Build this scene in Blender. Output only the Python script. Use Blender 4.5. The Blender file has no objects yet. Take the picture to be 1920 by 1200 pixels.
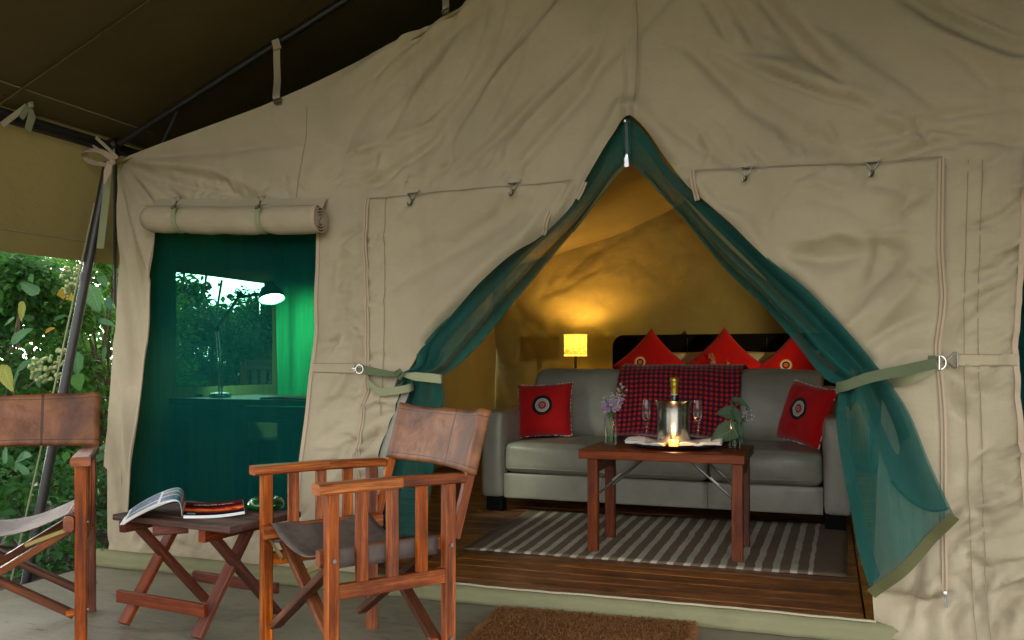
import bpy, math, random
import numpy as np
from mathutils import Vector, Matrix
from mathutils.bvhtree import BVHTree
random.seed(7); np.random.seed(7)
R = math.radians
scn = bpy.context.scene
col = scn.collection

# ------------------------------------------------------------------ camera, world, sun, exposure
YAW = R(19.8); CA, SA = math.cos(YAW), math.sin(YAW)
HC, HOR, F = 0.91, 681.0, 1640.0          # eye height, horizon row and focal length measured on the photo
cam_d = bpy.data.cameras.new('camera'); cam = bpy.data.objects.new('camera', cam_d); col.objects.link(cam)
cam.location = (0, 0, HC); cam.rotation_euler = (R(90), 0, YAW)
cam_d.sensor_width = 36; cam_d.lens = F / 1920 * 36; cam_d.shift_y = (HOR - 600) / 1920
cam_d.clip_start = 0.05; cam_d.clip_end = 2000
scn.camera = cam
world = bpy.data.worlds.new('World'); scn.world = world; world.use_nodes = True
wn = world.node_tree; wn.nodes.clear()
sky = wn.nodes.new('ShaderNodeTexSky'); sky.sky_type = 'NISHITA'; sky.sun_disc = False
SAZ, SEL = R(-63), R(11)
sky.sun_elevation = SEL; sky.sun_rotation = SAZ; sky.dust_density = 2.2; sky.air_density = 1.0
hs = wn.nodes.new('ShaderNodeHueSaturation'); hs.inputs['Saturation'].default_value = 0.14
bg = wn.nodes.new('ShaderNodeBackground'); bg.inputs[1].default_value = 0.15
wo = wn.nodes.new('ShaderNodeOutputWorld')
wn.links.new(sky.outputs[0], hs.inputs['Color']); wn.links.new(hs.outputs[0], bg.inputs[0]); wn.links.new(bg.outputs[0], wo.inputs[0])
sun_d = bpy.data.lights.new('sun', 'SUN'); sun_d.energy = 0.5; sun_d.angle = R(11); sun_d.color = (1, .86, .66)
sun = bpy.data.objects.new('sun', sun_d); col.objects.link(sun)
sun.rotation_euler = Vector((-math.sin(SAZ) * math.cos(SEL), -math.cos(SAZ) * math.cos(SEL), -math.sin(SEL))).to_track_quat('-Z', 'Y').to_euler(); sun.location = (-9, 3, 4)
scn.view_settings.view_transform = 'Standard'; scn.view_settings.look = 'None'
scn.view_settings.exposure = 3.33; scn.view_settings.gamma = 1; scn.view_settings.use_curve_mapping = False
scn.cycles.use_denoising = True
scn.cycles.max_bounces = 10; scn.cycles.diffuse_bounces = 5; scn.cycles.transparent_max_bounces = 24
scn.cycles.sample_clamp_indirect = 4.0
scn.cycles.caustics_reflective = False; scn.cycles.caustics_refractive = False

# ------------------------------------------------------------------ measuring: photo pixel -> point on a known plane
def P(px, py, Y):
    t = (px - 960) / F; d = Y / (CA + t * SA)
    return Vector((d * (t * CA - SA), Y, HC + (HOR - py) * d / F))
def PZ(px, py, z):
    t = (px - 960) / F; d = F * (HC - z) / (py - HOR)
    return Vector((d * (t * CA - SA), d * (t * SA + CA), z))
def PX(px, py, X):
    t = (px - 960) / F; d = X / (t * CA - SA)
    return Vector((X, d * (t * SA + CA), HC + (HOR - py) * d / F))

# ------------------------------------------------------------------ mesh builder
class MB:
    def __init__(s): s.v = []; s.f = []; s.uv = []; s.has = False
    def add(s, vs, fs, uvs=None):
        o = len(s.v); s.v += [tuple(p) for p in vs]
        for k, f in enumerate(fs):
            s.f.append(tuple(i + o for i in f))
            if uvs is not None: s.uv.append(uvs[k]); s.has = True
            else: s.uv.append([(0, 0)] * len(f))
        return s
    def beam(s, p0, p1, w, h, up=(0, 0, 1), ch=.0025, w1=None, h1=None):
        p0, p1 = Vector(p0), Vector(p1); a = (p1 - p0); L = a.length; a.normalize()
        up = Vector(up)
        if abs(a.dot(up)) > .98: up = Vector((0, 1, 0))
        sd = a.cross(up).normalized(); uu = sd.cross(a)
        vs = []
        for p, ww, hh in ((p0, w, h), (p1, w1 or w, h1 or h)):
            x, y = ww / 2, hh / 2
            for (cx, cy) in ((x, y - ch), (x - ch, y), (-x + ch, y), (-x, y - ch), (-x, -y + ch), (-x + ch, -y), (x - ch, -y), (x, -y + ch)):
                vs.append(p + sd * cx + uu * cy)
        per = [0]; 
        for i in range(8): per.append(per[-1] + (vs[(i + 1) % 8] - vs[i]).length)
        o = random.random() * 5; o2 = random.random() * 5
        fs = []; uv = []
        for i in range(8):
            j = (i + 1) % 8; fs.append((i, j, 8 + j, 8 + i))
            uv.append([(o2, per[i] + o), (o2, per[i + 1] + o), (o2 + L, per[i + 1] + o), (o2 + L, per[i] + o)])
        fs.append(tuple(range(7, -1, -1))); uv.append([(o2 + .001 * i, o + .002 * i) for i in range(8)])
        fs.append(tuple(range(8, 16))); uv.append([(o2 + .001 * i, o + .002 * i) for i in range(8)])
        return s.add(vs, fs, uv)
    def box(s, c, sz, rz=0, ch=.002):
        c = Vector(c); d = Vector((math.cos(rz), math.sin(rz), 0)) * sz[0] / 2
        return s.beam(c - d, c + d, sz[1], sz[2], (0, 0, 1), min(ch, sz[1] / 3, sz[2] / 3))
    def tube(s, pts, r, n=8, closed=False, cap=True):
        pts = [Vector(p) for p in pts]; m = len(pts); rs = r if isinstance(r, (list, tuple)) else [r] * m
        prev = None; vs = []; lens = 0; ul = []
        for i, p in enumerate(pts):
            if closed: t = pts[(i + 1) % m] - pts[i - 1]
            else: t = pts[min(i + 1, m - 1)] - pts[max(i - 1, 0)]
            t.normalize()
            if prev is None:
                q = Vector((0, 0, 1)) if abs(t.z) < .9 else Vector((1, 0, 0))
                nrm = (q - t * q.dot(t)).normalized()
            else: nrm = (prev - t * prev.dot(t)).normalized()
            prev = nrm; b = t.cross(nrm)
            if i: lens += (p - pts[i - 1]).length
            ul.append(lens)
            for k in range(n):
                a = 2 * math.pi * k / n; vs.append(p + (nrm * math.cos(a) + b * math.sin(a)) * rs[i])
        fs = []; uv = []
        for i in range(m if closed else m - 1):
            i2 = (i + 1) % m
            for k in range(n):
                k2 = (k + 1) % n; fs.append((i * n + k, i * n + k2, i2 * n + k2, i2 * n + k))
                uv.append([(ul[i], k * .02), (ul[i], k * .02 + .02), (ul[i2], k * .02 + .02), (ul[i2], k * .02)])
        if cap and not closed:
            fs.append(tuple(range(n - 1, -1, -1))); uv.append([(0, 0)] * n)
            fs.append(tuple((m - 1) * n + k for k in range(n))); uv.append([(0, 0)] * n)
        return s.add(vs, fs, uv)
    def strap(s, pts, sides, w, th=.002):
        """flat band: pts, a side vector per point (or one), width w (or list), thickness"""
        pts = [Vector(p) for p in pts]; m = len(pts)
        if not isinstance(sides, list): sides = [sides] * m
        ws = w if isinstance(w, list) else [w] * m
        vs = []; L = 0; ul = []
        for i, p in enumerate(pts):
            t = (pts[min(i + 1, m - 1)] - pts[max(i - 1, 0)]).normalized()
            sd = Vector(sides[i]); sd = (sd - t * sd.dot(t)).normalized(); nn = t.cross(sd)
            if i: L += (p - pts[i - 1]).length
            ul.append(L)
            for a, b in ((1, 1), (-1, 1), (-1, -1), (1, -1)):
                vs.append(p + sd * (a * ws[i] / 2) + nn * (b * th / 2))
        fs = []; uv = []
        for i in range(m - 1):
            for k in range(4):
                k2 = (k + 1) % 4; fs.append((i * 4 + k, i * 4 + k2, i * 4 + 4 + k2, i * 4 + 4 + k))
                uv.append([(ul[i], k), (ul[i], k + 1), (ul[i + 1], k + 1), (ul[i + 1], k)])
        fs += [(3, 2, 1, 0), tuple((m - 1) * 4 + k for k in range(4))]; uv += [[(0, 0)] * 4] * 2
        return s.add(vs, fs, uv)
    def lathe(s, prof, n=24, c=(0, 0, 0), sx=1, sy=1):
        c = Vector(c); vs = []; fs = []; uv = []
        for (r, z) in prof:
            for k in range(n):
                a = 2 * math.pi * k / n; vs.append((c.x + r * sx * math.cos(a), c.y + r * sy * math.sin(a), c.z + z))
        m = len(prof)
        for i in range(m - 1):
            for k in range(n):
                k2 = (k + 1) % n; fs.append((i * n + k, i * n + k2, i * n + n + k2, i * n + n + k))
                uv.append([(k / n, i / m), ((k + 1) / n, i / m), ((k + 1) / n, (i + 1) / m), (k / n, (i + 1) / m)])
        if prof[0][0] > 1e-6: fs.append(tuple(range(n - 1, -1, -1))); uv.append([(0, 0)] * n)
        if prof[-1][0] > 1e-6: fs.append(tuple((m - 1) * n + k for k in range(n))); uv.append([(0, 0)] * n)
        return s.add(vs, fs, uv)
    def grid(s, fn, nu, nv, closed_u=False, uvs=1.0):
        vs = [fn(i / nu, j / nv) for j in range(nv + 1) for i in range(nu + (0 if closed_u else 1))]
        w = nu if closed_u else nu + 1; fs = []; uv = []
        for j in range(nv):
            for i in range(nu):
                i2 = (i + 1) % w if closed_u else i + 1
                fs.append((j * w + i, j * w + i2, j * w + w + i2, j * w + w + i))
                uv.append([(i / nu, j / nv), ((i + 1) / nu, j / nv), ((i + 1) / nu, (j + 1) / nv), (i / nu, (j + 1) / nv)])
        return s.add(vs, fs, uv)
    def softbox(s, c, sz, r=.04, n=8, bulge=(0, 0, 0), M=None, wob=0):
        c = Vector(c); hx, hy, hz = [q / 2 for q in sz]; vs = []; fs = []; uv = []; key = {}
        def vert(a, b, d):
            k = (round(a, 4), round(b, 4), round(d, 4))
            if k in key: return key[k]
            p = Vector((a * hx, b * hy, d * hz))
            q = Vector((max(-hx + r, min(hx - r, p.x)), max(-hy + r, min(hy - r, p.y)), max(-hz + r, min(hz - r, p.z))))
            e = p - q
            if e.length > 1e-9: p = q + e.normalized() * r
            p.x += math.copysign(bulge[0] * (1 - b * b) * (1 - d * d), a) if abs(a) > .999 else 0
            p.y += math.copysign(bulge[1] * (1 - a * a) * (1 - d * d), b) if abs(b) > .999 else 0
            p.z += math.copysign(bulge[2] * (1 - a * a) * (1 - b * b), d) if abs(d) > .999 else 0
            if wob: p.z += wob * math.sin(a * 5 + b * 3 + c.x * 9) ; p.y += wob * math.sin(a * 7 + d * 4 + c.x * 5)
            if M is not None: p = M @ p
            key[k] = len(vs); vs.append(p + c); return key[k]
        # denser near the edges
        T = sorted(set([-1, 1] + [max(-1, min(1, math.sin(math.pi * (i / n - .5)))) for i in range(n + 1)]))
        for ax in range(3):
            for sg in (-1, 1):
                for i in range(len(T) - 1):
                    for j in range(len(T) - 1):
                        q = []
                        for (a, b) in ((T[i], T[j]), (T[i + 1], T[j]), (T[i + 1], T[j + 1]), (T[i], T[j + 1])):
                            k = [0, 0, 0]; k[ax] = sg; k[(ax + 1) % 3] = a; k[(ax + 2) % 3] = b; q.append((k, a, b))
                        if sg < 0: q.reverse()
                        fs.append(tuple(vert(*k) for k, _, _ in q)); uv.append([(a * .5 + .5, b * .5 + .5) for _, a, b in q])
        return s.add(vs, fs, uv)
    def sphere(s, c, r, n=8, m=5, sz=1):
        return s.lathe([(max(1e-7, r * math.sin(math.pi * i / m)), -r * sz * math.cos(math.pi * i / m)) for i in range(m + 1)], n, c)
    def build(s, name, mat, parent=None, smooth=True, local=False, angle=40):
        me = bpy.data.meshes.new(name)
        off = Vector((0, 0, 0)); p = parent
        while p is not None and not local: off += p.location; p = p.parent
        vs = [(a - off.x, b - off.y, c - off.z) for a, b, c in s.v] if off.length else s.v
        me.from_pydata(vs, [], s.f)
        if s.has:
            u = me.uv_layers.new(name='UVMap'); u.data.foreach_set('uv', [q for f in s.uv for c in f for q in c])
        if smooth:
            me.polygons.foreach_set('use_smooth', [True] * len(me.polygons))
            if angle: me.set_sharp_from_angle(angle=R(angle))
        me.materials.append(mat); me.update()
        o = bpy.data.objects.new(name, me); col.objects.link(o)
        if parent is not None: o.parent = parent
        return o
def tag(o, label=None, cat=None, group=None, kind=None):
    if label: o['label'] = label
    if cat: o['category'] = cat
    if group: o['group'] = group
    if kind: o['kind'] = kind
    return o
def thing(name, label, cat, loc=(0, 0, 0), rz=0, group=None, kind=None):
    o = bpy.data.objects.new(name, None); o.empty_display_size = .1; col.objects.link(o)
    o.location = loc; o.rotation_euler = (0, 0, rz)
    return tag(o, label, cat, group, kind)
def copy_tree(o, parent=None):
    c = o.copy(); col.objects.link(c)
    if parent is not None: c.parent = parent
    for ch in list(o.children): copy_tree(ch, c)
    return c

# ------------------------------------------------------------------ numpy noise
_perm = np.random.RandomState(3).permutation(512); _perm = np.concatenate([_perm, _perm, _perm])
_gr = np.random.RandomState(5).rand(512) * 2 * np.pi
def pnoise(x, y):
    x = np.asarray(x, float) + 300; y = np.asarray(y, float) + 300
    xi = np.floor(x).astype(int); yi = np.floor(y).astype(int); xf = x - xi; yf = y - yi
    def g(ix, iy, fx, fy):
        a = _gr[_perm[(_perm[ix % 512] + iy) % 512] % 512]; return np.cos(a) * fx + np.sin(a) * fy
    u = xf ** 3 * (xf * (xf * 6 - 15) + 10); v = yf ** 3 * (yf * (yf * 6 - 15) + 10)
    n00 = g(xi, yi, xf, yf); n10 = g(xi + 1, yi, xf - 1, yf); n01 = g(xi, yi + 1, xf, yf - 1); n11 = g(xi + 1, yi + 1, xf - 1, yf - 1)
    return (n00 * (1 - u) + n10 * u) * (1 - v) + (n01 * (1 - u) + n11 * u) * v
def fbm(x, y, o=3):
    r = 0; a = 1
    for _ in range(o): r = r + a * pnoise(x, y); x = x * 2.03 + 7; y = y * 2.03 + 3; a *= .5
    return r
def folds_at(X, Z, folds):
    D = np.zeros_like(X)
    for pts, w, dep in folds:
        pts = np.array(pts, float)[:, :2]; m = w * 2.6
        x0, z0 = pts.min(0) - m; x1, z1 = pts.max(0) + m
        I = np.nonzero((X > x0) & (X < x1) & (Z > z0) & (Z < z1))[0]
        if not len(I): continue
        x, z = X[I], Z[I]; best = np.full(len(I), 9.); sg = np.zeros(len(I)); sp = np.zeros(len(I)); n = len(pts) - 1
        for k in range(n):
            a, b = pts[k], pts[k + 1]; d = b - a; L2 = d @ d + 1e-12
            tr = ((x - a[0]) * d[0] + (z - a[1]) * d[1]) / L2; t = np.clip(tr, 0, 1)
            ex = x - a[0] - t * d[0]; ez = z - a[1] - t * d[1]; di = np.hypot(ex, ez); mk = di < best
            best[mk] = di[mk]; sg[mk] = np.sign(d[0] * ez - d[1] * ex)[mk]; sp[mk] = ((k + t) / n)[mk]
        tap = np.clip(np.sin(np.pi * np.clip(sp * .92 + .04, 0, 1)), 0, 1) ** .6
        ww = np.where(sg > 0, w, w * .45)
        D[I] += dep * tap * (.62 * np.exp(-(best / ww) ** 2) + .45 * np.exp(-best / (.42 * ww)))
    return D
def inside(poly, X, Z):
    c = np.zeros(X.shape, bool); n = len(poly); j = n - 1
    for i in range(n):
        xi, zi = poly[i]; xj, zj = poly[j]
        if zi != zj:
            c ^= ((zi > Z) != (zj > Z)) & (X < (xj - xi) * (Z - zi) / (zj - zi) + xi)
        j = i
    return c
def dist_poly(poly, X, Z, closed=True):
    best = np.full(X.shape, 9.); nx = X.copy(); nz = Z.copy(); n = len(poly)
    for i in range(n if closed else n - 1):
        a = poly[i]; b = poly[(i + 1) % n]; dx, dz = b[0] - a[0], b[1] - a[1]; L2 = dx * dx + dz * dz + 1e-12
        t = np.clip(((X - a[0]) * dx + (Z - a[1]) * dz) / L2, 0, 1); qx = a[0] + t * dx; qz = a[1] + t * dz
        d = np.hypot(X - qx, Z - qz); mk = d < best; best[mk] = d[mk]; nx[mk] = qx[mk]; nz[mk] = qz[mk]
    return best, nx, nz
def smooth_poly(pts, n=6, closed=False):
    """Catmull-Rom through the points"""
    pts = [np.array(p, float) for p in pts]; out = []; m = len(pts)
    rng = range(m) if closed else range(m - 1)
    for i in rng:
        p1 = pts[i]; p2 = pts[(i + 1) % m]; p0 = pts[i - 1] if (closed or i) else p1 * 2 - p2
        p3 = pts[(i + 2) % m] if (closed or i + 2 < m) else p2 * 2 - p1
        for k in range(n):
            t = k / n; out.append(.5 * (2 * p1 + (p2 - p0) * t + (2 * p0 - 5 * p1 + 4 * p2 - p3) * t * t + (3 * p1 - p0 - 3 * p2 + p3) * t ** 3))
    if not closed: out.append(pts[-1])
    return [tuple(p) for p in out]

# ------------------------------------------------------------------ materials
class NT:
    def __init__(s, name):
        s.m = bpy.data.materials.new(name); s.m.use_nodes = True; s.t = s.m.node_tree; s.t.nodes.clear()
        s.out = s.n('ShaderNodeOutputMaterial')
    def n(s, ty, ins=None, **kw):
        nd = s.t.nodes.new(ty)
        for k, v in kw.items(): setattr(nd, k, v)
        for k, v in (ins or {}).items():
            if isinstance(v, bpy.types.NodeSocket): s.t.links.new(v, nd.inputs[k])
            else: nd.inputs[k].default_value = v
        return nd
    def link(s, a, b): s.t.links.new(a, b)
    def co(s, kind='Object'): return s.n('ShaderNodeTexCoord').outputs[kind]
    def mapped(s, kind, scale=(1, 1, 1), rnd=False, rot=(0, 0, 0)):
        v = s.co(kind)
        if rnd:
            r = s.n('ShaderNodeObjectInfo').outputs['Random']
            k = s.n('ShaderNodeMath', {0: r, 1: 37.0}, operation='MULTIPLY').outputs[0]
            v = s.n('ShaderNodeVectorMath', {0: v, 1: k}, operation='ADD').outputs[0]
        return s.n('ShaderNodeMapping', {'Vector': v, 'Scale': scale, 'Rotation': rot}).outputs[0]
    def noise(s, vec, scale, detail=4, rough=.55, dist=0):
        return s.n('ShaderNodeTexNoise', {'Vector': vec, 'Scale': scale, 'Detail': detail, 'Roughness': rough, 'Distortion': dist}).outputs[0]
    def ramp(s, fac, stops, interp='LINEAR'):
        r = s.n('ShaderNodeValToRGB', {0: fac}); e = r.color_ramp.elements; r.color_ramp.interpolation = interp
        while len(e) < len(stops): e.new(.5)
        for i, (p, c) in enumerate(stops):
            e[i].position = p; e[i].color = c if len(c) == 4 else (*c, 1)
        return r.outputs[0]
    def mix(s, fac, a, b, blend='MIX'):
        m = s.n('ShaderNodeMix', data_type='RGBA', blend_type=blend)
        for k, v in ((0, fac), (6, a), (7, b)):
            if isinstance(v, bpy.types.NodeSocket): s.link(v, m.inputs[k])
            else: m.inputs[k].default_value = v if k == 0 or len(v) == 4 else (*v, 1)
        return m.outputs[2]
    def math(s, op, a, b=0.0, c=None, clamp=False):
        d = {0: a, 1: b}
        if c is not None: d[2] = c
        return s.n('ShaderNodeMath', d, operation=op, use_clamp=clamp).outputs[0]
    def bump(s, h, strength=.3, dist=.01, normal=None):
        d = {'Height': h, 'Strength': strength, 'Distance': dist}
        if normal is not None: d['Normal'] = normal
        return s.n('ShaderNodeBump', d).outputs[0]
    def principled(s, color, rough=.6, normal=None, **kw):
        b = s.n('ShaderNodeBsdfPrincipled')
        for k, v in {'Base Color': color, 'Roughness': rough, **kw}.items():
            if isinstance(v, bpy.types.NodeSocket): s.link(v, b.inputs[k])
            else:
                if k in ('Base Color', 'Emission Color', 'Specular Tint', 'Sheen Tint') and len(v) == 3: v = (*v, 1)
                b.inputs[k].default_value = v
        if normal is not None: s.link(normal, b.inputs['Normal'])
        s.link(b.outputs[0], s.out.inputs[0]); return b

def simple(name, colr, rough=.6, metal=0, **kw):
    t = NT(name); n = t.noise(t.co('Object'), 60, 4)
    c = t.mix(t.math('MULTIPLY', n, .35), colr, [q * .6 for q in colr])
    t.principled(c, rough, t.bump(n, .15, .002), Metallic=metal, **kw); return t.m

def canvas(name, colr, dark=.75, transl=0., stain=.35):
    t = NT(name); o = t.co('Object')
    big = t.noise(o, 1.3, 5, .6, .3); mid = t.noise(o, 9, 5, .65)
    c = t.mix(t.ramp(big, [(.35, (0, 0, 0)), (.7, (1, 1, 1))]), colr, [q * dark for q in colr])
    c = t.mix(t.math('MULTIPLY', t.ramp(mid, [(.55, (0, 0, 0)), (.8, (1, 1, 1))]), stain), c, [colr[0] * .62, colr[1] * .6, colr[2] * .55])
    spots = t.ramp(t.noise(o, 34, 3, .7), [(.70, (0, 0, 0)), (.78, (1, 1, 1))])
    c = t.mix(t.math('MULTIPLY', spots, .22), c, [q * .45 for q in colr])
    if name == 'tent_canvas':
        zz = t.n('ShaderNodeSeparateXYZ', {0: o}).outputs[2]
        hemd = t.math('MULTIPLY', t.math('SUBTRACT', 1.0, t.math('DIVIDE', zz, .22), clamp=True), t.ramp(t.noise(o, 7, 5, .7), [(.38, (0, 0, 0)), (.62, (1, 1, 1))]))
        c = t.mix(t.math('MULTIPLY', hemd, .55), c, (.20, .15, .085))
        drip = t.noise(t.n('ShaderNodeMapping', {'Vector': o, 'Scale': (5, 5, .6)}).outputs[0], 1.4, 5, .65)
        c = t.mix(t.math('MULTIPLY', t.ramp(drip, [(.52, (0, 0, 0)), (.68, (1, 1, 1))]), .28), c, [colr[0] * .66, colr[1] * .66, colr[2] * .62])
    fine = t.noise(o, 420, 2, .6); warp = t.noise(t.n('ShaderNodeMapping', {'Vector': o, 'Scale': (140, 140, 700)}).outputs[0], 1, 2)
    c = t.mix(t.math('MULTIPLY', fine, .25), c, [q * .7 for q in colr])
    crk = t.noise(t.n('ShaderNodeMapping', {'Vector': o, 'Scale': (1, 1, 1.7), 'Rotation': (0, .5, 0)}).outputs[0], 16, 5, .62, .8)
    nb = t.bump(crk, .28, .012); nb = t.bump(t.noise(o, 70, 4, .7, .5), .28, .003, nb); nb = t.bump(warp, .12, .0015, nb)
    b = t.principled(c, .92, nb, **{'Specular IOR Level': .15})
    if transl:
        tr = t.n('ShaderNodeBsdfTranslucent', {'Color': c, 'Normal': nb})
        mx = t.n('ShaderNodeMixShader', {0: transl, 1: b.outputs[0], 2: tr.outputs[0]}); t.link(mx.outputs[0], t.out.inputs[0])
    return t.m
def wood(name, c0, c1, c2, rough=.38, grain=26, kind='UV', sc=None, knots=True, coat=.15):
    t = NT(name); v = t.mapped(kind, sc or (1.6, grain, 1), rnd=True)
    n = t.noise(v, 1.0, 7, .62, .9); n2 = t.noise(t.mapped(kind, (2.2, 2.2 if kind == 'UV' else 2.2, 2.2), rnd=True), 2.2, 4, .6)
    c = t.ramp(n, [(.28, c0), (.5, c1), (.72, c2)])
    fine = t.noise(t.mapped(kind, (12, grain * 9, 12), rnd=True), 1.0, 3, .6)
    c = t.mix(t.ramp(fine, [(.42, (0, 0, 0)), (.62, (.5, .5, .5))]), c, [q * .45 for q in c0])
    if knots: c = t.mix(t.ramp(n2, [(.5, (0, 0, 0)), (.78, (.75, .75, .75))]), c, [q * .35 for q in c0])
    r = t.n('ShaderNodeObjectInfo').outputs['Random']
    c = t.n('ShaderNodeHueSaturation', {'Color': c, 'Value': t.math('MULTIPLY_ADD', r, .45, .78), 'Saturation': t.math('MULTIPLY_ADD', r, .2, .9)}).outputs[0]
    t.principled(c, t.math('MULTIPLY_ADD', n2, .3, rough - .12), t.bump(fine, .25, .0015), **{'Coat Weight': coat, 'Coat Roughness': .25, 'Specular IOR Level': .22}); return t.m
def leather(name, colr, dark, light, rough=.42, stitch=False, scale=1.0):
    t = NT(name); o = t.co('Object')
    big = t.noise(o, 5 * scale, 6, .65, .6); mid = t.noise(o, 22 * scale, 5, .7)
    c = t.ramp(big, [(.3, dark), (.5, colr), (.72, light)])
    c = t.mix(t.ramp(mid, [(.5, (0, 0, 0)), (.75, (.7, .7, .7))]), c, dark)
    vor = t.n('ShaderNodeTexVoronoi', {'Vector': o, 'Scale': 260.0}, feature='DISTANCE_TO_EDGE').outputs[0]
    nb = t.bump(vor, .18, .001); nb = t.bump(t.noise(o, 30 * scale, 4), .18, .006, nb)
    if stitch:
        uv = t.n('ShaderNodeSeparateXYZ', {0: t.co('UV')})
        def line(sock, at, w): return t.math('LESS_THAN', t.math('ABSOLUTE', t.math('SUBTRACT', sock, at)), w)
        f = line(uv.outputs[1], .1, .008)
        for a in (.9,): f = t.math('MAXIMUM', f, line(uv.outputs[1], a, .008))
        f = t.math('MAXIMUM', f, t.math('MAXIMUM', line(uv.outputs[0], .08, .003), line(uv.outputs[0], .42, .003)))
        c = t.mix(t.math('MULTIPLY', f, .75), c, [q * .4 for q in dark])
    t.principled(c, t.math('MULTIPLY_ADD', mid, .35, rough - .15), nb, **{'Specular IOR Level': .32}); return t.m
def netting(name, colr, clear, transl=.45, rib=90, tint=(1, 1, 1)):
    t = NT(name); o = t.co('Object')
    d = t.n('ShaderNodeBsdfDiffuse'); tr = t.n('ShaderNodeBsdfTranslucent'); tp = t.n('ShaderNodeBsdfTransparent', {'Color': (*tint, 1)})
    n = t.noise(o, 5, 4); th = t.noise(t.n('ShaderNodeMapping', {'Vector': o, 'Scale': (rib * 4, rib * 4, rib * .3)}).outputs[0], 1, 2)
    th2 = t.noise(t.n('ShaderNodeMapping', {'Vector': o, 'Scale': (rib * .3, rib * .3, rib * 4)}).outputs[0], 1, 2)
    c = t.mix(n, [q * .75 for q in colr], [q * 1.25 for q in colr])
    t.link(c, d.inputs[0]); t.link(c, tr.inputs[0])
    m1 = t.n('ShaderNodeMixShader', {0: transl, 1: d.outputs[0], 2: tr.outputs[0]})
    sk = t.noise(t.n('ShaderNodeMapping', {'Vector': o, 'Scale': (34, 34, 2.2)}).outputs[0], 1, 4, .65); cl = t.math('MULTIPLY_ADD', sk, clear * 1.1, clear * .45)
    m2 = t.n('ShaderNodeMixShader', {0: cl, 1: m1.outputs[0], 2: tp.outputs[0]}); t.link(m2.outputs[0], t.out.inputs[0])
    return t.m
def glass(name, colr=(1, 1, 1), rough=.0, ior=1.45):
    t = NT(name); b = t.principled(colr, rough, None, **{'Transmission Weight': 1.0, 'IOR': ior})
    fr = t.n('ShaderNodeFresnel', {'IOR': 1.45}); tp = t.n('ShaderNodeBsdfTransparent', {'Color': (*colr, 1)}); gl = t.n('ShaderNodeBsdfGlossy', {'Roughness': .02})
    f2 = t.math('ADD', t.math('MULTIPLY', fr.outputs[0], .34), .006)
    m = t.n('ShaderNodeMixShader', {0: f2, 1: tp.outputs[0], 2: gl.outputs[0]}); t.link(m.outputs[0], t.out.inputs[0]); return t.m
def emit(name, colr, st):
    t = NT(name); e = t.n('ShaderNodeEmission', {'Color': (*colr, 1), 'Strength': st}); t.link(e.outputs[0], t.out.inputs[0]); return t.m
def leafmat(name, c0, c1, c2, veins=False):
    t = NT(name); o = t.co('Object'); n = t.noise(o, 7, 3); r = t.n('ShaderNodeNewGeometry').outputs['Random Per Island']
    f = t.math('ADD', t.math('MULTIPLY', r, .65), t.math('MULTIPLY', n, .45))
    c = t.ramp(f, [(.15, c0), (.5, c1), (.9, c2)])
    if veins:
        uv = t.n('ShaderNodeSeparateXYZ', {0: t.co('UV')})
        w = t.n('ShaderNodeTexWave', {'Vector': t.co('UV'), 'Scale': 1.6, 'Distortion': 1.0}).outputs[1]
        a = t.math('ABSOLUTE', t.math('SUBTRACT', uv.outputs[0], .5))
        k = t.math('FRACT', t.math('MULTIPLY', t.math('SUBTRACT', uv.outputs[1], t.math('MULTIPLY', a, .8)), 7.0))
        v = t.math('MAXIMUM', t.math('LESS_THAN', a, .02), t.math('LESS_THAN', k, .12))
        c = t.mix(t.math('MULTIPLY', v, .45), c, [min(1, q * 2.2) for q in c2])
    b = t.principled(c, .55, t.bump(n, .2, .004), **{'Specular IOR Level': .2})
    tr = t.n('ShaderNodeBsdfTranslucent', {'Color': t.mix(.5, c, (c2[0] * 1.4, c2[1] * 1.4, c2[2] * .8))})
    m = t.n('ShaderNodeMixShader', {0: .42, 1: b.outputs[0], 2: tr.outputs[0]}); t.link(m.outputs[0], t.out.inputs[0]); return t.m

M = {}
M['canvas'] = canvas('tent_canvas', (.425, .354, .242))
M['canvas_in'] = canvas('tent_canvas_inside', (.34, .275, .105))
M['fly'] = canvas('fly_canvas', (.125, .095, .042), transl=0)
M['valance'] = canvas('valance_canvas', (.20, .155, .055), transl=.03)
M['sill'] = canvas('groundsheet_canvas', (.215, .205, .11), stain=.5)
M['tape'] = canvas('binding_tape', (.47, .355, .255), dark=.85, stain=.2)
M['seam'] = canvas('seam_thread', (.29, .23, .145), stain=.1)
M['web_beige'] = canvas('beige_webbing', (.45, .38, .25), stain=.2)
M['web_green'] = canvas('green_webbing', (.115, .14, .075), stain=.2)
M['web_pale'] = canvas('pale_green_webbing', (.30, .31, .18), stain=.2)
M['hem'] = canvas('grey_flap_hem', (.34, .33, .265), stain=.15)
M['net'] = netting('green_net', (.022, .115, .098), .30, .35)
M['netwin'] = netting('window_net', (.003, .044, .040), .19, .30, tint=(.30, .90, .66))
M['olive_hem'] = canvas('olive_hem_tape', (.105, .10, .042), stain=.1)
M['chairwood'] = wood('red_hardwood', (.055, .010, .003), (.265, .058, .010), (.56, .17, .032), .42, coat=0)
M['tablewood'] = wood('dark_mahogany', (.05, .011, .004), (.155, .034, .011), (.26, .068, .02), .42, coat=.0)
M['chairdark'] = wood('dark_worn_hardwood', (.035, .010, .005), (.10, .030, .012), (.22, .07, .024), .5, coat=0)
M['sidewood'] = wood('dull_mahogany', (.06, .014, .007), (.135, .030, .013), (.21, .06, .03), .5, coat=0)
M['sidetop'] = wood('weathered_tabletop', (.05, .022, .016), (.10, .048, .034), (.16, .095, .072), .75, coat=0)
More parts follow.
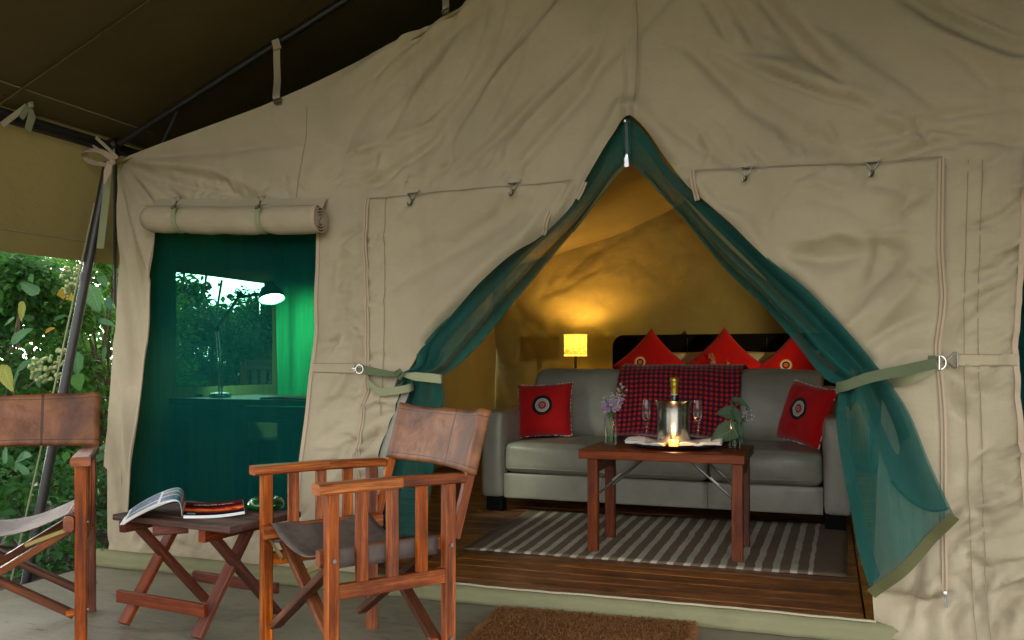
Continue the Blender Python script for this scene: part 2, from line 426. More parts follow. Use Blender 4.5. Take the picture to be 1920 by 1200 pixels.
M['floorwood'] = wood('floor_boards', (.06, .024, .010), (.23, .085, .027), (.40, .17, .06), .42, grain=14)
M['deskwood'] = wood('desk_wood', (.06, .035, .02), (.12, .07, .04), (.2, .12, .07), .3)
M['back_leather'] = leather('brown_back_leather', (.165, .058, .020), (.05, .017, .007), (.29, .12, .048), .52, stitch=True)
M['seat_leather'] = leather('worn_seat_leather', (.095, .070, .058), (.045, .030, .024), (.16, .125, .11), .7)
M['sofa'] = leather('grey_sofa_leather', (.275, .248, .20), (.225, .20, .16), (.33, .30, .245), .34, scale=.5)
M['metal'] = simple('steel', (.62, .62, .6), .25, 1)
M['dullmetal'] = simple('dull_steel', (.20, .19, .165), .42, 1)
M['darkmetal'] = simple('dark_painted_steel', (.02, .019, .018), .45, 0)
M['black'] = simple('black_leather', (.004, .0035, .0035), .85, 0, **{'Specular IOR Level': .12})
M['brass'] = simple('brass_strip', (.24, .18, .07), .45, 1)
# ------------------------------------------------------------------ setting
WY = 3.10; ZF = 0.055; XC = -0.69; YB = 7.85; XL = -3.0
def structure(name, mb, mat, smooth=True):
    o = mb.build(name, mat, None, smooth); o['kind'] = 'structure'; return o

t = NT('soil'); o_ = t.co('Object'); n1 = t.noise(o_, 3, 8, .7); n2 = t.noise(o_, 30, 6, .7)
c = t.ramp(n1, [(.3, (.012, .009, .006)), (.55, (.035, .025, .015)), (.75, (.03, .045, .012))])
c = t.mix(t.ramp(n2, [(.5, (0, 0, 0)), (.7, (1, 1, 1))]), c, (.06, .045, .028))
t.principled(c, .95, t.bump(n2, .8, .03)); M['soil'] = t.m
t = NT('grass_ground'); o_ = t.co('Object'); n1 = t.noise(o_, 2, 6, .7)
t.principled(t.ramp(n1, [(.3, (.10, .11, .05)), (.7, (.22, .2, .11))]), .95, t.bump(t.noise(o_, 20, 6), .6, .03)); M['lawn'] = t.m
g = MB()
def gz(x, y): return -.07 + .05 * float(fbm(np.array(x * .6), np.array(y * .6)))
g.grid(lambda u, v: (-11 + u * 7.87, -1 + v * 20, gz(-11 + u * 7.87, -1 + v * 20) if u < .98 else -.07), 40, 70)
structure('soil_bed', g, M['soil'])
g = MB(); g.add([(-600, -600, -.16), (600, -600, -.16), (600, 600, -.16), (-600, 600, -.16)], [(0, 1, 2, 3)])
structure('ground', g, M['lawn'])
t = NT('veranda_concrete'); o_ = t.co('Object'); n1 = t.noise(o_, 1.6, 6, .6, .4); n2 = t.noise(t.n('ShaderNodeMapping', {'Vector': o_, 'Scale': (1, 2.5, 1), 'Rotation': (0, 0, .6)}).outputs[0], 4, 6, .7, 1.5)
c = t.ramp(n1, [(.3, (.12, .103, .068)), (.6, (.195, .170, .115)), (.8, (.16, .145, .103))])
c = t.mix(t.math('MULTIPLY', t.ramp(n2, [(.54, (0, 0, 0)), (.66, (1, 1, 1))]), .5), c, (.055, .047, .027))
c = t.mix(t.ramp(t.noise(o_, 45, 3, .8), [(.66, (0, 0, 0)), (.74, (.6, .6, .6))]), c, (.2, .19, .15))
c = t.mix(t.ramp(t.noise(o_, 70, 2, .8), [(.68, (0, 0, 0)), (.75, (.6, .6, .6))]), c, (.05, .045, .03))
scr = t.noise(t.n('ShaderNodeMapping', {'Vector': o_, 'Scale': (2, 14, 1), 'Rotation': (0, 0, -.35)}).outputs[0], 2.4, 5, .7, 2.2)
c = t.mix(t.math('MULTIPLY', t.ramp(scr, [(.57, (0, 0, 0)), (.66, (1, 1, 1))]), .8), c, (.06, .05, .03))
pale = t.noise(o_, 5.5, 6, .75, .8); c = t.mix(t.math('MULTIPLY', t.ramp(pale, [(.54, (0, 0, 0)), (.70, (1, 1, 1))]), .6), c, (.27, .24, .17))
t.principled(c, t.math('MULTIPLY_ADD', n1, .35, .3), t.bump(t.noise(o_, 60, 5), .3, .004)); M['slab'] = t.m
g = MB(); g.beam((-3.11, 1.3, -.07), (2.6, 1.3, -.07), 3.55, .14, ch=.006); structure('veranda_slab', g, M['slab'], False)
# steps and open ground in front of the veranda stay plain ground

fl = tag(bpy.data.objects.new('wood_floor', None), kind='structure'); col.objects.link(fl); fl.location = (XC, 5, 0)
g = MB(); g.beam((XC - 2.36, (3.11 + YB) / 2, -.02), (XC + 2.36, (3.11 + YB) / 2, -.02), YB - 3.11, .10); g.build('subfloor', M['darkmetal'], fl, False)
xj = PZ(1613, 1100, ZF).x; xk = PZ(858, 1045, ZF).x
rows = 44; pw = (YB - 3.10) / rows
breaks = [XC - 2.3, xk, xj, XC + 2.3]
meshes = []
for (a, b) in ((breaks[0], breaks[1]), (breaks[1], breaks[2]), (breaks[2], breaks[3])):
    g = MB(); g.beam((a + .004, 0, 0), (b - .004, 0, 0), pw - .004, .02, ch=.003); meshes.append(g)
for k, g in enumerate(meshes):
    first = g.build('plank', M['floorwood'], fl, False, local=True)
    for r in range(rows):
        p_ = first if r == 0 else first.copy()
        if r: col.objects.link(p_)
        p_.location = (-fl.location.x, 3.10 + pw * (r + .5) - fl.location.y, ZF - .01 + random.uniform(-.0012, .0012))

# ------------------------------------------------------------------ tent: front wall
def prof(x):
    """height of the inner tent's roof over x (catenary to the ridge)"""
    q = abs(x - XC); return float(np.interp(q, [0, .3, .62, 1.0, 1.46, 1.9, 2.31, 2.5], [2.66, 2.50, 2.305, 2.145, 2.008, 1.905, 1.837, 1.81]))
def W2(px, py): p = P(px, py, WY); return (p.x, p.z)
left_edge = smooth_poly([W2(*q) for q in ((216, 298), (217, 380), (222, 480), (218, 590), (208, 700), (197, 850), (186, 960), (178, 1050))], 5)
topL = [W2(520, 187), W2(640, 130), W2(760, 66), W2(870, 0)]
top = smooth_poly([W2(216, 298), W2(300, 270), W2(420, 226)] + topL + [(XC - .3, 2.49), (XC, 2.62)], 6)
right_top = [(2 * XC - x, z) for x, z in reversed(top[:-1])]
right_edge = [(2 * XC - x, z) for x, z in reversed(left_edge)]
ZB = .028
outer = [q for q in left_edge if q[1] > ZB][::-1] + top[1:] + right_top[:-1] + [q for q in right_edge[::-1] if q[1] > ZB]
outer = [(outer[0][0] - .004, ZB)] + outer + [(outer[-1][0], ZB)]
holeL_px = [(1178, 213), (1150, 268), (1118, 330), (1088, 375), (1063, 404), (1015, 450), (958, 492), (911, 535), (868, 579), (831, 619), (801, 655), (780, 684), (760, 712), (746, 757), (716, 838), (702, 900), (693, 1000), (690, 1080)]
holeR_px = [(1640, 1170), (1636, 1110), (1640, 1000), (1644, 900), (1650, 800), (1652, 735), (1640, 690), (1597, 646), (1547, 592), (1497, 542), (1453, 508), (1407, 467), (1367, 427), (1330, 394), (1282, 352), (1240, 297), (1205, 243), (1178, 213)]
holeL_px = [(x - 11 * math.sin(math.pi * min(1, max(0, (y - 213) / 480))) ** .5, y - 4 * (230 < y < 690)) for x, y in holeL_px]; holeR_px = [(x + (8 * math.sin(math.pi * min(1, max(0, (y - 213) / 440))) ** .5 if y < 650 else 0), y - 3 * (230 < y < 640)) for x, y in holeR_px]
hL = smooth_poly([W2(*q) for q in holeL_px], 4); hR = smooth_poly([W2(*q) for q in holeR_px], 4)
hole = hL + [(hL[-1][0], -.2), (hR[0][0], -.2)] + hR[:-1]
winL_px = [(291, 436), (595, 436), (594, 500), (592, 560), (593, 615), (588, 665), (580, 715), (572, 790), (563, 862), (553, 968), (400, 972), (237, 964), (250, 860), (263, 750), (276, 610), (285, 500)]
winL = [W2(*q) for q in winL_px]
winR_e = smooth_poly([W2(*q) for q in ((1926, 315), (1923, 420), (1917, 540), (1913, 610), (1911, 660), (1914, 730), (1921, 830), (1930, 950))], 4)
winR = winR_e + [(1.52, winR_e[-1][1]), (1.45, winR_e[0][1])]

FL = []
def fold(px, w, d): FL.append(([W2(*q) for q in px], w, d))
for px, w, d in [
    ([(1030, -10), (945, 90), (882, 168), (836, 226)], .045, -.020), ([(1060, -10), (975, 95), (905, 178)], .06, .014),
    ([(1105, 80), (1000, 182), (930, 255), (855, 322)], .03, -.013), ([(1130, 90), (1030, 190), (950, 275)], .04, .009),
    ([(1148, 52), (1122, 110), (1096, 165), (1000, 272), (958, 332)], .035, -.012), ([(905, -5), (830, 72), (755, 152)], .07, -.014),
    ([(825, 40), (765, 118), (695, 185)], .05, -.009), ([(800, 30), (720, 100), (640, 150)], .06, .01), ([(838, 224), (818, 262), (705, 342), (655, 352)], .03, -.011),
    ([(640, 292), (722, 268), (834, 226)], .03, .010), ([(700, 180), (655, 240), (640, 300)], .06, -.010), ([(840, 235), (850, 330)], .04, -.006),
    ([(214, 300), (250, 345), (285, 385)], .022, -.022), ([(214, 300), (275, 332), (352, 388)], .024, -.018), ([(214, 300), (330, 345), (480, 376)], .03, -.013),
    ([(230, 298), (420, 284), (570, 262)], .035, -.008), ([(230, 300), (400, 318), (520, 372)], .03, .008), ([(300, 318), (420, 345), (455, 384)], .022, -.010),
    ([(216, 310), (240, 450), (266, 640)], .05, -.016), ([(216, 330), (255, 430), (284, 520)], .03, .010), ([(222, 470), (240, 600), (250, 720)], .035, -.012), ([(215, 640), (235, 760), (240, 880)], .04, .010), ([(205, 800), (220, 900), (232, 1000)], .04, -.010),
    ([(1180, 186), (1105, 312), (1045, 408), (1000, 448)], .03, -.014), ([(1168, 205), (1110, 318), (1078, 372)], .05, .018), ([(1172, 60), (1178, 150), (1172, 208)], .02, -.012), ([(1190, 0), (1192, 120), (1186, 190), (1178, 212)], .012, -.010),
    ([(1420, -10), (1490, 70), (1540, 118), (1584, 156)], .05, -.022), ([(1455, -10), (1530, 70), (1600, 140)], .06, .012),
    ([(1695, -8), (1760, 28), (1830, 62), (1925, 102)], .055, -.026), ([(1720, -12), (1800, 26), (1925, 74)], .05, .016), ([(1790, 10), (1860, 38), (1925, 66)], .03, -.010),
    ([(1340, 94), (1410, 128), (1455, 148), (1560, 186), (1680, 212)], .026, -.014), ([(1400, 120), (1480, 146), (1600, 188)], .05, .012), ([(1300, 78), (1348, 140), (1400, 196), (1450, 226), (1545, 292)], .06, -.016), ([(1330, 110), (1400, 180), (1500, 240)], .07, .012),
    ([(1285, 82), (1330, 130), (1395, 182)], .03, -.010), ([(1318, -5), (1345, 40), (1366, 84)], .03, -.012), ([(1362, -5), (1392, 40), (1420, 98)], .035, -.011), ([(1510, 40), (1620, 80), (1760, 160)], .08, -.010),
    ([(1560, 270), (1660, 260), (1765, 236)], .035, -.011), ([(1655, 306), (1720, 285), (1790, 264)], .03, -.012), ([(1735, 240), (1790, 246), (1850, 246)], .016, -.010), ([(1780, 276), (1820, 262), (1860, 262), (1920, 275)], .02, -.011), ([(1715, 228), (1800, 214), (1890, 205)], .02, -.008),
    ([(1210, 240), (1240, 300), (1310, 322)], .05, -.010), ([(1230, 220), (1300, 270), (1385, 318)], .04, -.010), ([(1325, 250), (1330, 290), (1320, 325)], .05, .008),
    ([(1570, 240), (1600, 290), (1632, 305)], .04, -.009), ([(1480, 478), (1540, 488), (1612, 480)], .06, -.020), ([(1490, 455), (1560, 440), (1640, 450)], .07, .014), ([(1650, 440), (1648, 480), (1630, 530)], .05, -.014), ([(1420, 420), (1450, 480), (1500, 560), (1540, 630)], .05, -.012),
    ([(1600, 660), (1680, 610), (1752, 580)], .05, -.014), ([(1620, 640), (1690, 560), (1745, 490)], .07, .012), ([(1640, 700), (1700, 660), (1760, 655)], .05, -.012), ([(1700, 500), (1730, 520), (1760, 530)], .03, -.010), ([(1310, 330), (1350, 380), (1400, 400)], .03, -.010),
    ([(1610, 345), (1680, 350), (1740, 380)], .05, -.008), ([(1660, 410), (1710, 380), (1750, 345)], .05, -.010),
    ([(730, 540), (800, 500), (900, 440), (1010, 380)], .09, -.012), ([(960, 345), (930, 400), (840, 470)], .06, -.010), ([(1066, 340), (1040, 380), (985, 460)], .04, -.016), ([(880, 560), (830, 610), (790, 660)], .05, -.010),
    ([(1770, 660), (1800, 600), (1880, 540)], .03, -.013), ([(1772, 700), (1790, 760), (1812, 780)], .03, -.013), ([(1775, 690), (1820, 720), (1850, 735)], .025, -.010), ([(1900, 800), (1850, 850), (1810, 900)], .03, -.010),
    ([(1770, 980), (1830, 920), (1900, 890)], .035, -.013), ([(1772, 1040), (1810, 1000), (1900, 960)], .03, -.010), ([(1812, 952), (1836, 962), (1858, 984)], .02, -.014), ([(1812, 1040), (1836, 1062), (1848, 1070)], .02, -.012), ([(1660, 1120), (1700, 1128), (1770, 1126)], .03, -.012), ([(1720, 1130), (1740, 1160), (1728, 1195)], .03, -.012), ([(1800, 1130), (1780, 1160), (1790, 1200)], .03, -.010),
    ([(1640, 560), (1600, 600), (1560, 640)], .05, .01), ([(640, 430), (625, 520), (640, 600)], .05, -.008), ([(640, 600), (670, 640), (668, 700)], .03, -.012), ([(655, 695), (640, 740), (600, 770)], .03, -.011)]:
    fold(px, w, d)
FL = [(p_, w_, d_ * 1.35) for p_, w_, d_ in FL]
rs = random.Random(11)
def scatter(poly_px, n, ang, spread, L, w, d):
    poly = [W2(*q) for q in poly_px]; xs = [q[0] for q in poly]; zs = [q[1] for q in poly]; k = 0
    while k < n:
        x, z = rs.uniform(min(xs), max(xs)), rs.uniform(min(zs), max(zs))
        if not inside(poly, np.array([x]), np.array([z]))[0]: continue
        a = R(ang + rs.gauss(0, spread)); l = rs.uniform(*L); b = a + rs.gauss(0, .35)
        p1 = (x + math.cos(a) * l / 2, z + math.sin(a) * l / 2); p2 = (p1[0] + math.cos(b) * l / 2, p1[1] + math.sin(b) * l / 2)
        FL.append(([(x, z), p1, p2], rs.uniform(*w), rs.choice((-1, -1, 1)) * rs.uniform(*d))); k += 1
scatter([(1775, 340), (1905, 330), (1905, 1180), (1775, 1180)], 80, 27, 9, (.12, .34), (.010, .022), (.004, .010))
scatter([(1660, 1130), (1900, 1120), (1900, 1200), (1660, 1200)], 22, 60, 22, (.08, .2), (.012, .028), (.006, .013))
scatter([(603, 440), (686, 440), (680, 690), (590, 690)], 46, 8, 26, (.06, .18), (.008, .018), (.004, .010))
scatter([(600, 700), (720, 740), (690, 1075), (570, 1060)], 50, 25, 20, (.08, .24), (.010, .024), (.005, .012))
scatter([(250, 975), (560, 980), (560, 1070), (200, 1040)], 42, 20, 35, (.08, .25), (.010, .022), (.003, .008))
scatter([(590, 240), (690, 290), (690, 365), (590, 370)], 18, 10, 20, (.08, .2), (.01, .02), (.003, .007))
scatter([(700, 330), (1060, 290), (1060, 335), (700, 368)], 30, 55, 18, (.05, .14), (.008, .016), (.004, .009))
scatter([(1300, 280), (1760, 255), (1760, 292), (1300, 318)], 34, 122, 18, (.05, .14), (.008, .016), (.004, .009))
scatter([(290, 345), (590, 345), (590, 378), (290, 382)], 20, 110, 25, (.04, .1), (.008, .014), (.004, .008))
scatter([(700, 380), (1000, 370), (860, 560), (730, 680)], 12, 35, 15, (.15, .35), (.02, .05), (.003, .007))
scatter([(1320, 340), (1750, 320), (1740, 640), (1640, 640)], 18, 40, 45, (.12, .3), (.02, .05), (.004, .008))
scatter([(640, 150), (1160, 20), (1100, 280), (680, 340)], 20, 49, 7, (.35, .8), (.020, .045), (.005, .010))
scatter([(1200, 20), (1900, 20), (1900, 240), (1260, 220)], 16, -36, 9, (.35, .8), (.022, .05), (.005, .011))
scatter([(182, 960), (600, 1000), (600, 1075), (182, 1045)], 26, 85, 18, (.04, .09), (.008, .016), (.003, .007))
flapR = [W2(*q) for q in ((1295, 322), (1765, 296), (1762, 480), (1768, 560), (1757, 650), (1768, 800), (1771, 1122), (1735, 1122), (1662, 1106), (1600, 1090), (1400, 700))]
flapL = [W2(*q) for q in ((690, 373), (1075, 339), (1100, 330), (900, 600), (700, 900), (668, 880), (684, 760), (690, 690), (688, 480))]
def wall_D(X, Z):
    """how far the canvas stands out of its plane (towards the veranda) at x, z"""
    X = np.asarray(X, float).ravel(); Z = np.asarray(Z, float).ravel()
    D = folds_at(X, Z, FL) * 2.0
    D = D + .010 * fbm(X * 2.1 + 3, Z * 1.6, 3) + .0016 * fbm(X * 9, Z * 9 + 5, 3) + .0006 * fbm(X * 26, Z * 30, 2)
    k_ = np.clip((X - hR[0][0] + .02) / .10, 0, 1) * np.clip(1 - (Z - .02) / .16, 0, 1) ** 1.5; D = D + .082 * k_
    for poly, h in ((flapR, .018), (flapL, .010)):
        d, _, _ = dist_poly(poly, X, Z); ins = inside(poly, X, Z)
        D = D + np.where(ins, h * np.clip(d / .008, 0, 1), 0)
    D = np.where(D < -.022, -.022 - .018 * np.tanh((-D - .022) / .03), D)
    d, _, _ = dist_poly(hL[:40], X, Z, False); D = D + .022 * np.exp(-((d - .03) / .035) ** 2) - .012 * np.exp(-(d / .012) ** 2)
    d, _, _ = dist_poly(hR[-44:], X, Z, False); D = D + .016 * np.exp(-((d - .03) / .035) ** 2) - .012 * np.exp(-(d / .012) ** 2)
    return D
def onwall(px, py, off=0.0):
    x, z = W2(px, py); return Vector((x, WY - float(wall_D([x], [z])[0]) - off, z))
def line_on_wall(pxs, off, n=6):
    pts = smooth_poly(pxs, n); xz = [W2(*q) for q in pts]
    D = np.max([wall_D([q[0] + e_ for q in xz], [q[1] + h_ for q in xz]) for e_, h_ in ((0, 0), (-.011, 0), (.011, 0), (-.006, 0), (.006, 0), (0, .007), (0, -.007))], 0)
    return [Vector((x, WY - d - off, z)) for (x, z), d in zip(xz, D)]

tent = thing('safari_tent', 'beige canvas safari tent with a red-furnished interior behind its open front', 'tent', (XC, WY, 0))
st = .0115
xs = np.arange(-3.06, 1.72, st); zs = np.arange(ZB, 2.66, st)
GX, GZ = np.meshgrid(xs, zs); nx_, nz_ = len(xs), len(zs)
cx = (GX[:-1, :-1] + st / 2).ravel(); cz = (GZ[:-1, :-1] + st / 2).ravel()
keep = inside(outer, cx, cz) & ~inside(hole, cx, cz) & ~inside(winL, cx, cz) & ~inside(winR, cx, cz)
idx = (np.arange(nz_ - 1)[:, None] * nx_ + np.arange(nx_ - 1)[None, :]).ravel()[keep]
quads = np.stack([idx, idx + 1, idx + nx_ + 1, idx + nx_], 1)
used, inv = np.unique(quads, return_inverse=True); quads = inv.reshape(-1, 4)
VX = GX.ravel()[used].copy(); VZ = GZ.ravel()[used].copy()
ed = np.sort(np.concatenate([quads[:, [0, 1]], quads[:, [1, 2]], quads[:, [2, 3]], quads[:, [3, 0]]]), 1)
key = ed[:, 0].astype(np.int64) * 10000000 + ed[:, 1]; uq, cnt = np.unique(key, return_counts=True)
bd = uq[cnt == 1]; bv = np.unique(np.concatenate([bd // 10000000, bd % 10000000]))
bx, bz = VX[bv], VZ[bv]; bb = np.full(len(bv), 9.); tx, tz = bx.copy(), bz.copy()
for poly in (outer, hole, winL, winR):
    d, qx, qz = dist_poly(poly, bx, bz); mk = d < bb; bb[mk] = d[mk]; tx[mk] = qx[mk]; tz[mk] = qz[mk]
mk = bb < .02; VX[bv[mk]] = tx[mk]; VZ[bv[mk]] = tz[mk]
DY = wall_D(VX, VZ)
g = MB(); g.v = list(zip(VX.tolist(), (WY - DY).tolist(), VZ.tolist())); g.f = [tuple(q) for q in quads.tolist()]
g.uv = [[(0, 0)] * 4] * len(g.f)
fw = g.build('front_wall', M['canvas'], tent, True, angle=None)

# windows: net panels, binding tapes, roll-up blinds
def net_panel(poly, yoff, name, mat, parent):
    x0, x1 = min(q[0] for q in poly) - .05, max(q[0] for q in poly) + .015; z0, z1 = min(q[1] for q in poly) - .015, max(q[1] for q in poly) + .015
    g = MB(); g.grid(lambda u, v: (x0 + u * (x1 - x0), WY + yoff + .006 * math.sin(u * 7 + v * 2) + .010 * float(pnoise(u * 3, v * 4)), z0 + v * (z1 - z0)), 40, 50)
    return g.build(name, mat, parent, True, angle=None)
net_panel(winL, .058, 'window_net', M['netwin'], tent)
net_panel(winR, .058, 'window_net', M['netwin'], tent)
def tape(pxs, w, off, name='binding_tape', mat='tape', th=.003, n=6):
    pts = line_on_wall(pxs, off, n); g = MB(); sides = []
    for i, p in enumerate(pts):
        t_ = (pts[min(i + 1, len(pts) - 1)] - pts[max(i - 1, 0)]).normalized(); sides.append(t_.cross(Vector((0, 1, 0))))
    g.strap(pts, sides, w, th); return g.build(name, M[mat], tent, True, angle=60)
tape([(597, 438), (596, 500), (594, 560), (595, 615), (590, 665), (582, 715), (574, 790), (565, 862), (555, 970)], .016, .003)
tape([(289, 437), (283, 500), (274, 610), (261, 750), (248, 860), (233, 990)], .010, .003)
tape([(1920, 320), (1918, 420), (1911, 540), (1907, 610), (1905, 660), (1908, 730), (1915, 830), (1924, 950)], .016, .003)
def zipper(pxs, slider=False):
    a = tape(pxs, .017, .003, 'zip_tape'); pts = line_on_wall(pxs, .006)
    g = MB(); g.tube(pts, .0018, 5); g.build('zip_teeth', M['seam'], a)
    if slider:
        p = pts[-1]; g = MB(); g.softbox(p + Vector((0, -.004, 0)), (.011, .008, .018), .003, 3); g.beam(p + Vector((0, -.007, -.008)), p + Vector((.004, -.007, -.042)), .007, .002); g.build('zip_slider', M['metal'], a)
zipper([(689, 372), (687, 480), (691, 600), (691, 690), (684, 770), (676, 830), (671, 890), (680, 960), (690, 1040)])
zipper([(1103, 345), (1095, 362), (1086, 376)]); zipper([(1032, 396), (1024, 415), (1017, 440)])
zipper([(1299, 322), (1303, 350), (1309, 378)])
zipper([(1764, 297), (1762, 400), (1762, 480), (1768, 560), (1758, 650), (1764, 730), (1768, 800), (1769, 950), (1771, 1112)], True)
def seam(pxs, w=.0030): return tape(pxs, w, .0016, 'seam', 'seam', .0010, 10)
for s_ in ([(690, 373), (780, 366), (900, 354), (1072, 339)], [(1295, 322), (1450, 314), (1620, 305), (1766, 296)], [(725, 371), (722, 480), (723, 600), (721, 690), (716, 780)],
           [(576, 200), (574, 260), (560, 340), (556, 378)], [(1192, 0), (1194, 100), (1190, 190)], [(1815, 300), (1808, 600), (1812, 800), (1820, 1000), (1826, 1190)], [(1842, 300), (1834, 600), (1840, 800), (1846, 1000), (1852, 1190)],
           [(185, 1030), (300, 1040), (420, 1052), (560, 1070), (690, 1082)],
           [(270, 386), (340, 384), (470, 382), (600, 380)], [(1662, 1107), (1700, 1116), (1735, 1123), (1768, 1122)]): seam(s_)
for c_ in ((1148, 40), (1196, 40)):
    pass
# webbing patches with their stitching
def patch(pxs, w): tape(pxs, w, .004, 'webbing_tab', 'canvas', .003)
patch([(588, 688), (620, 689), (664, 691)], .036); patch([(1793, 674), (1850, 675), (1907, 675)], .038)
for pxs in ([(588, 681), (664, 682)], [(588, 697), (662, 699)], [(1793, 664), (1907, 665)], [(1795, 684), (1907, 685)]):
    tape(pxs, .003, .0068, 'seam', 'seam', .001, 6)
# wire hooks along the flap seam
for (px, py) in ((777, 366), (965, 347), (1401, 320), (1636, 307)):
    p = onwall(px, py, .022); q = lambda dx, dz, dy=0: p + Vector((dx, -dy, dz))
    g = MB(); g.tube([q(-.021, .004), q(.021, .006), q(.003, -.022), q(-.003, -.022)], .0032, 6, True)
    g.tube([q(0, -.020, .004), q(0, -.036, .006), q(-.004, -.044, .012), q(-.010, -.043, .016), q(-.013, -.034, .016)], .004, 6)
    h = g.build('wire_hook', M['dullmetal'], tent)
    g = MB(); g.strap([q(-.024, .012, -.006), q(.024, .014, -.006)], (0, 0, 1), .016, .002); g.build('hook_tab', M['canvas'], h)
# roll-up blind over the left window
def blind(xa, za, xb, zb, rr, nm):
    y0 = WY - .02 - rr; a = Vector((xa, y0, za)); b = Vector((xb, y0, zb))
    g = MB(); n = 60
    def f(u, v):
        p = a.lerp(b, u); an = v * 2 * math.pi
        r = rr * (1 + .05 * float(pnoise(u * 9, math.cos(an) * .8 + 3)) + .03 * math.sin(u * 37) * math.sin(an * 2 + u * 11))
        r *= 1 - .10 * math.exp(-((u - .22) / .03) ** 2) - .12 * math.exp(-((u - .71) / .03) ** 2) - .25 * math.exp(-(u / .02) ** 2)
        return (p.x, p.y - r * math.cos(an) * .95, p.z + r * math.sin(an) - .006 * math.sin(u * math.pi))
    g.grid(f, n, 26); rb = g.build(nm, M['canvas'], tent, True, angle=None)
    g = MB(); pts = []
    for i in range(120):
        an = i / 120 * 2 * math.pi * 4.2; r = rr * (.16 + .84 * i / 120); pts.append(b + Vector((.004 + .0008 * math.sin(i), -r * math.cos(an) * .95, r * math.sin(an))))
    g.strap(pts, Vector((1, 0, 0)), .022, .0035); g.build('blind_roll_end', M['tape'], rb)
    g = MB(); g.grid(lambda u, v: (lambda p: (p.x, WY - .012 - (.006 + rr * .6) * v - .004 * math.sin(u * 23) * v, p.z + rr * 1.05 + .055 * (1 - v) - .02))(a.lerp(b, u)), 50, 8); g.build('blind_flap', M['canvas'], rb, True, angle=None)
    return rb, a, b
pa, pb = P(277, 411, WY - .07), P(598, 412, WY - .07)
rb, a_, b_ = blind(pa.x, pa.z, pb.x, pb.z, .058, 'rolled_blind')
for u in (.22, .71):
    p = a_.lerp(b_, u); g = MB(); pts = [p + Vector((0, -.060 * math.cos(an) * .95 if True else 0, .060 * math.sin(an))) for an in [R(85 - k * 12) for k in range(16)]]
    g.strap(pts, Vector((1, 0, 0)), .024, .002); s_ = g.build('blind_strap', M['web_pale'], rb)
    g = MB(); q = p + Vector((.002, -.03, .062)); g.tube([q + Vector((-.018, 0, .024)), q + Vector((.022, 0, .026)), q + Vector((.004, 0, .004))], .0025, 6, True); g.tube([q + Vector((0, -.004, .006)), q + Vector((0, -.010, -.008)), q + Vector((-.003, -.016, -.014))], .0035, 6)
    g.tube([q + Vector((-.014, -.02, -.016)), q + Vector((.012, -.02, -.012)), q + Vector((.014, -.024, -.022)), q + Vector((-.012, -.024, -.026))], .002, 6, True); g.build('buckle', M['dullmetal'], s_)
for (px, py) in ((285, 394), (591, 394)):
    p = onwall(px, py, .02); g = MB(); g.tube([p + Vector((.006, 0, .012)), p + Vector((-.008, -.004, .010)), p + Vector((-.006, -.01, -.006)), p + Vector((.002, -.012, -.022)), p + Vector((.008, -.012, -.020))], .003, 6); g.build('blind_hook', M['metal'], tent)
pc = P(1927, 333, WY - .07); blind(pc.x, pc.z, pc.x + .85, pc.z - .02, .055, 'rolled_blind')
# zip pull on the cord beside the left window
p = onwall(229, 985, .008); g = MB(); g.tube([p + Vector((0, 0, .03)), p + Vector((-.008, -.003, .01)), p + Vector((-.006, -.004, -.015)), p + Vector((.006, -.004, -.015)), p + Vector((.007, -.003, .01))], .0035, 6, True); g.build('zip_pull', M['tape'], tent)

# inner roof, side walls, back wall
g = MB()
xsr = [XC - 2.33 + k * 4.66 / 60 for k in range(61)]
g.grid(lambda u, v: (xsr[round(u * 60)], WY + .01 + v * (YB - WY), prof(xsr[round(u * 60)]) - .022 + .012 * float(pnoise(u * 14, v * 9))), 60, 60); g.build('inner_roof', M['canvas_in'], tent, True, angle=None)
def side_D(y, z): return .022 * float(fbm(np.array(y * 2.2), np.array(z * 1.4))) + .012 * math.sin((y + z * .7) * 9) * max(0, min(1, (y - 5.5) / 1.5))
winS = (PX(330, 500, XL).y, PX(510, 545, XL).y, .79, 1.415)
for sgn in (-1, 1):
    X0 = XC + sgn * 2.31; ys = sorted(set([WY + .02 + k * (YB - WY - .02) / 80 for k in range(81)] + [winS[0], winS[1]])); zz = sorted(set([.03 + k * 1.82 / 40 for k in range(41)] + [winS[2], winS[3]]))
    g = MB(); vs = [(X0 + side_D(y, z) * (1 if not (sgn < 0 and winS[0] - .05 < y < winS[1] + .05) else .2), y, z) for z in zz for y in ys]; w = len(ys); fs = []
    for j in range(len(zz) - 1):
        for i in range(w - 1):
            if sgn < 0 and winS[0] - 1e-6 <= ys[i] and ys[i + 1] <= winS[1] + 1e-6 and winS[2] - 1e-6 <= zz[j] and zz[j + 1] <= winS[3] + 1e-6: continue
            fs.append((j * w + i, j * w + i + 1, j * w + w + i + 1, j * w + w + i))
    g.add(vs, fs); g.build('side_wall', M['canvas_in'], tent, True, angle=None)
BF = []
def bfold(px, w, d): BF.append(([(P(a, b, YB).x, P(a, b, YB).z) for a, b in px], w, d))
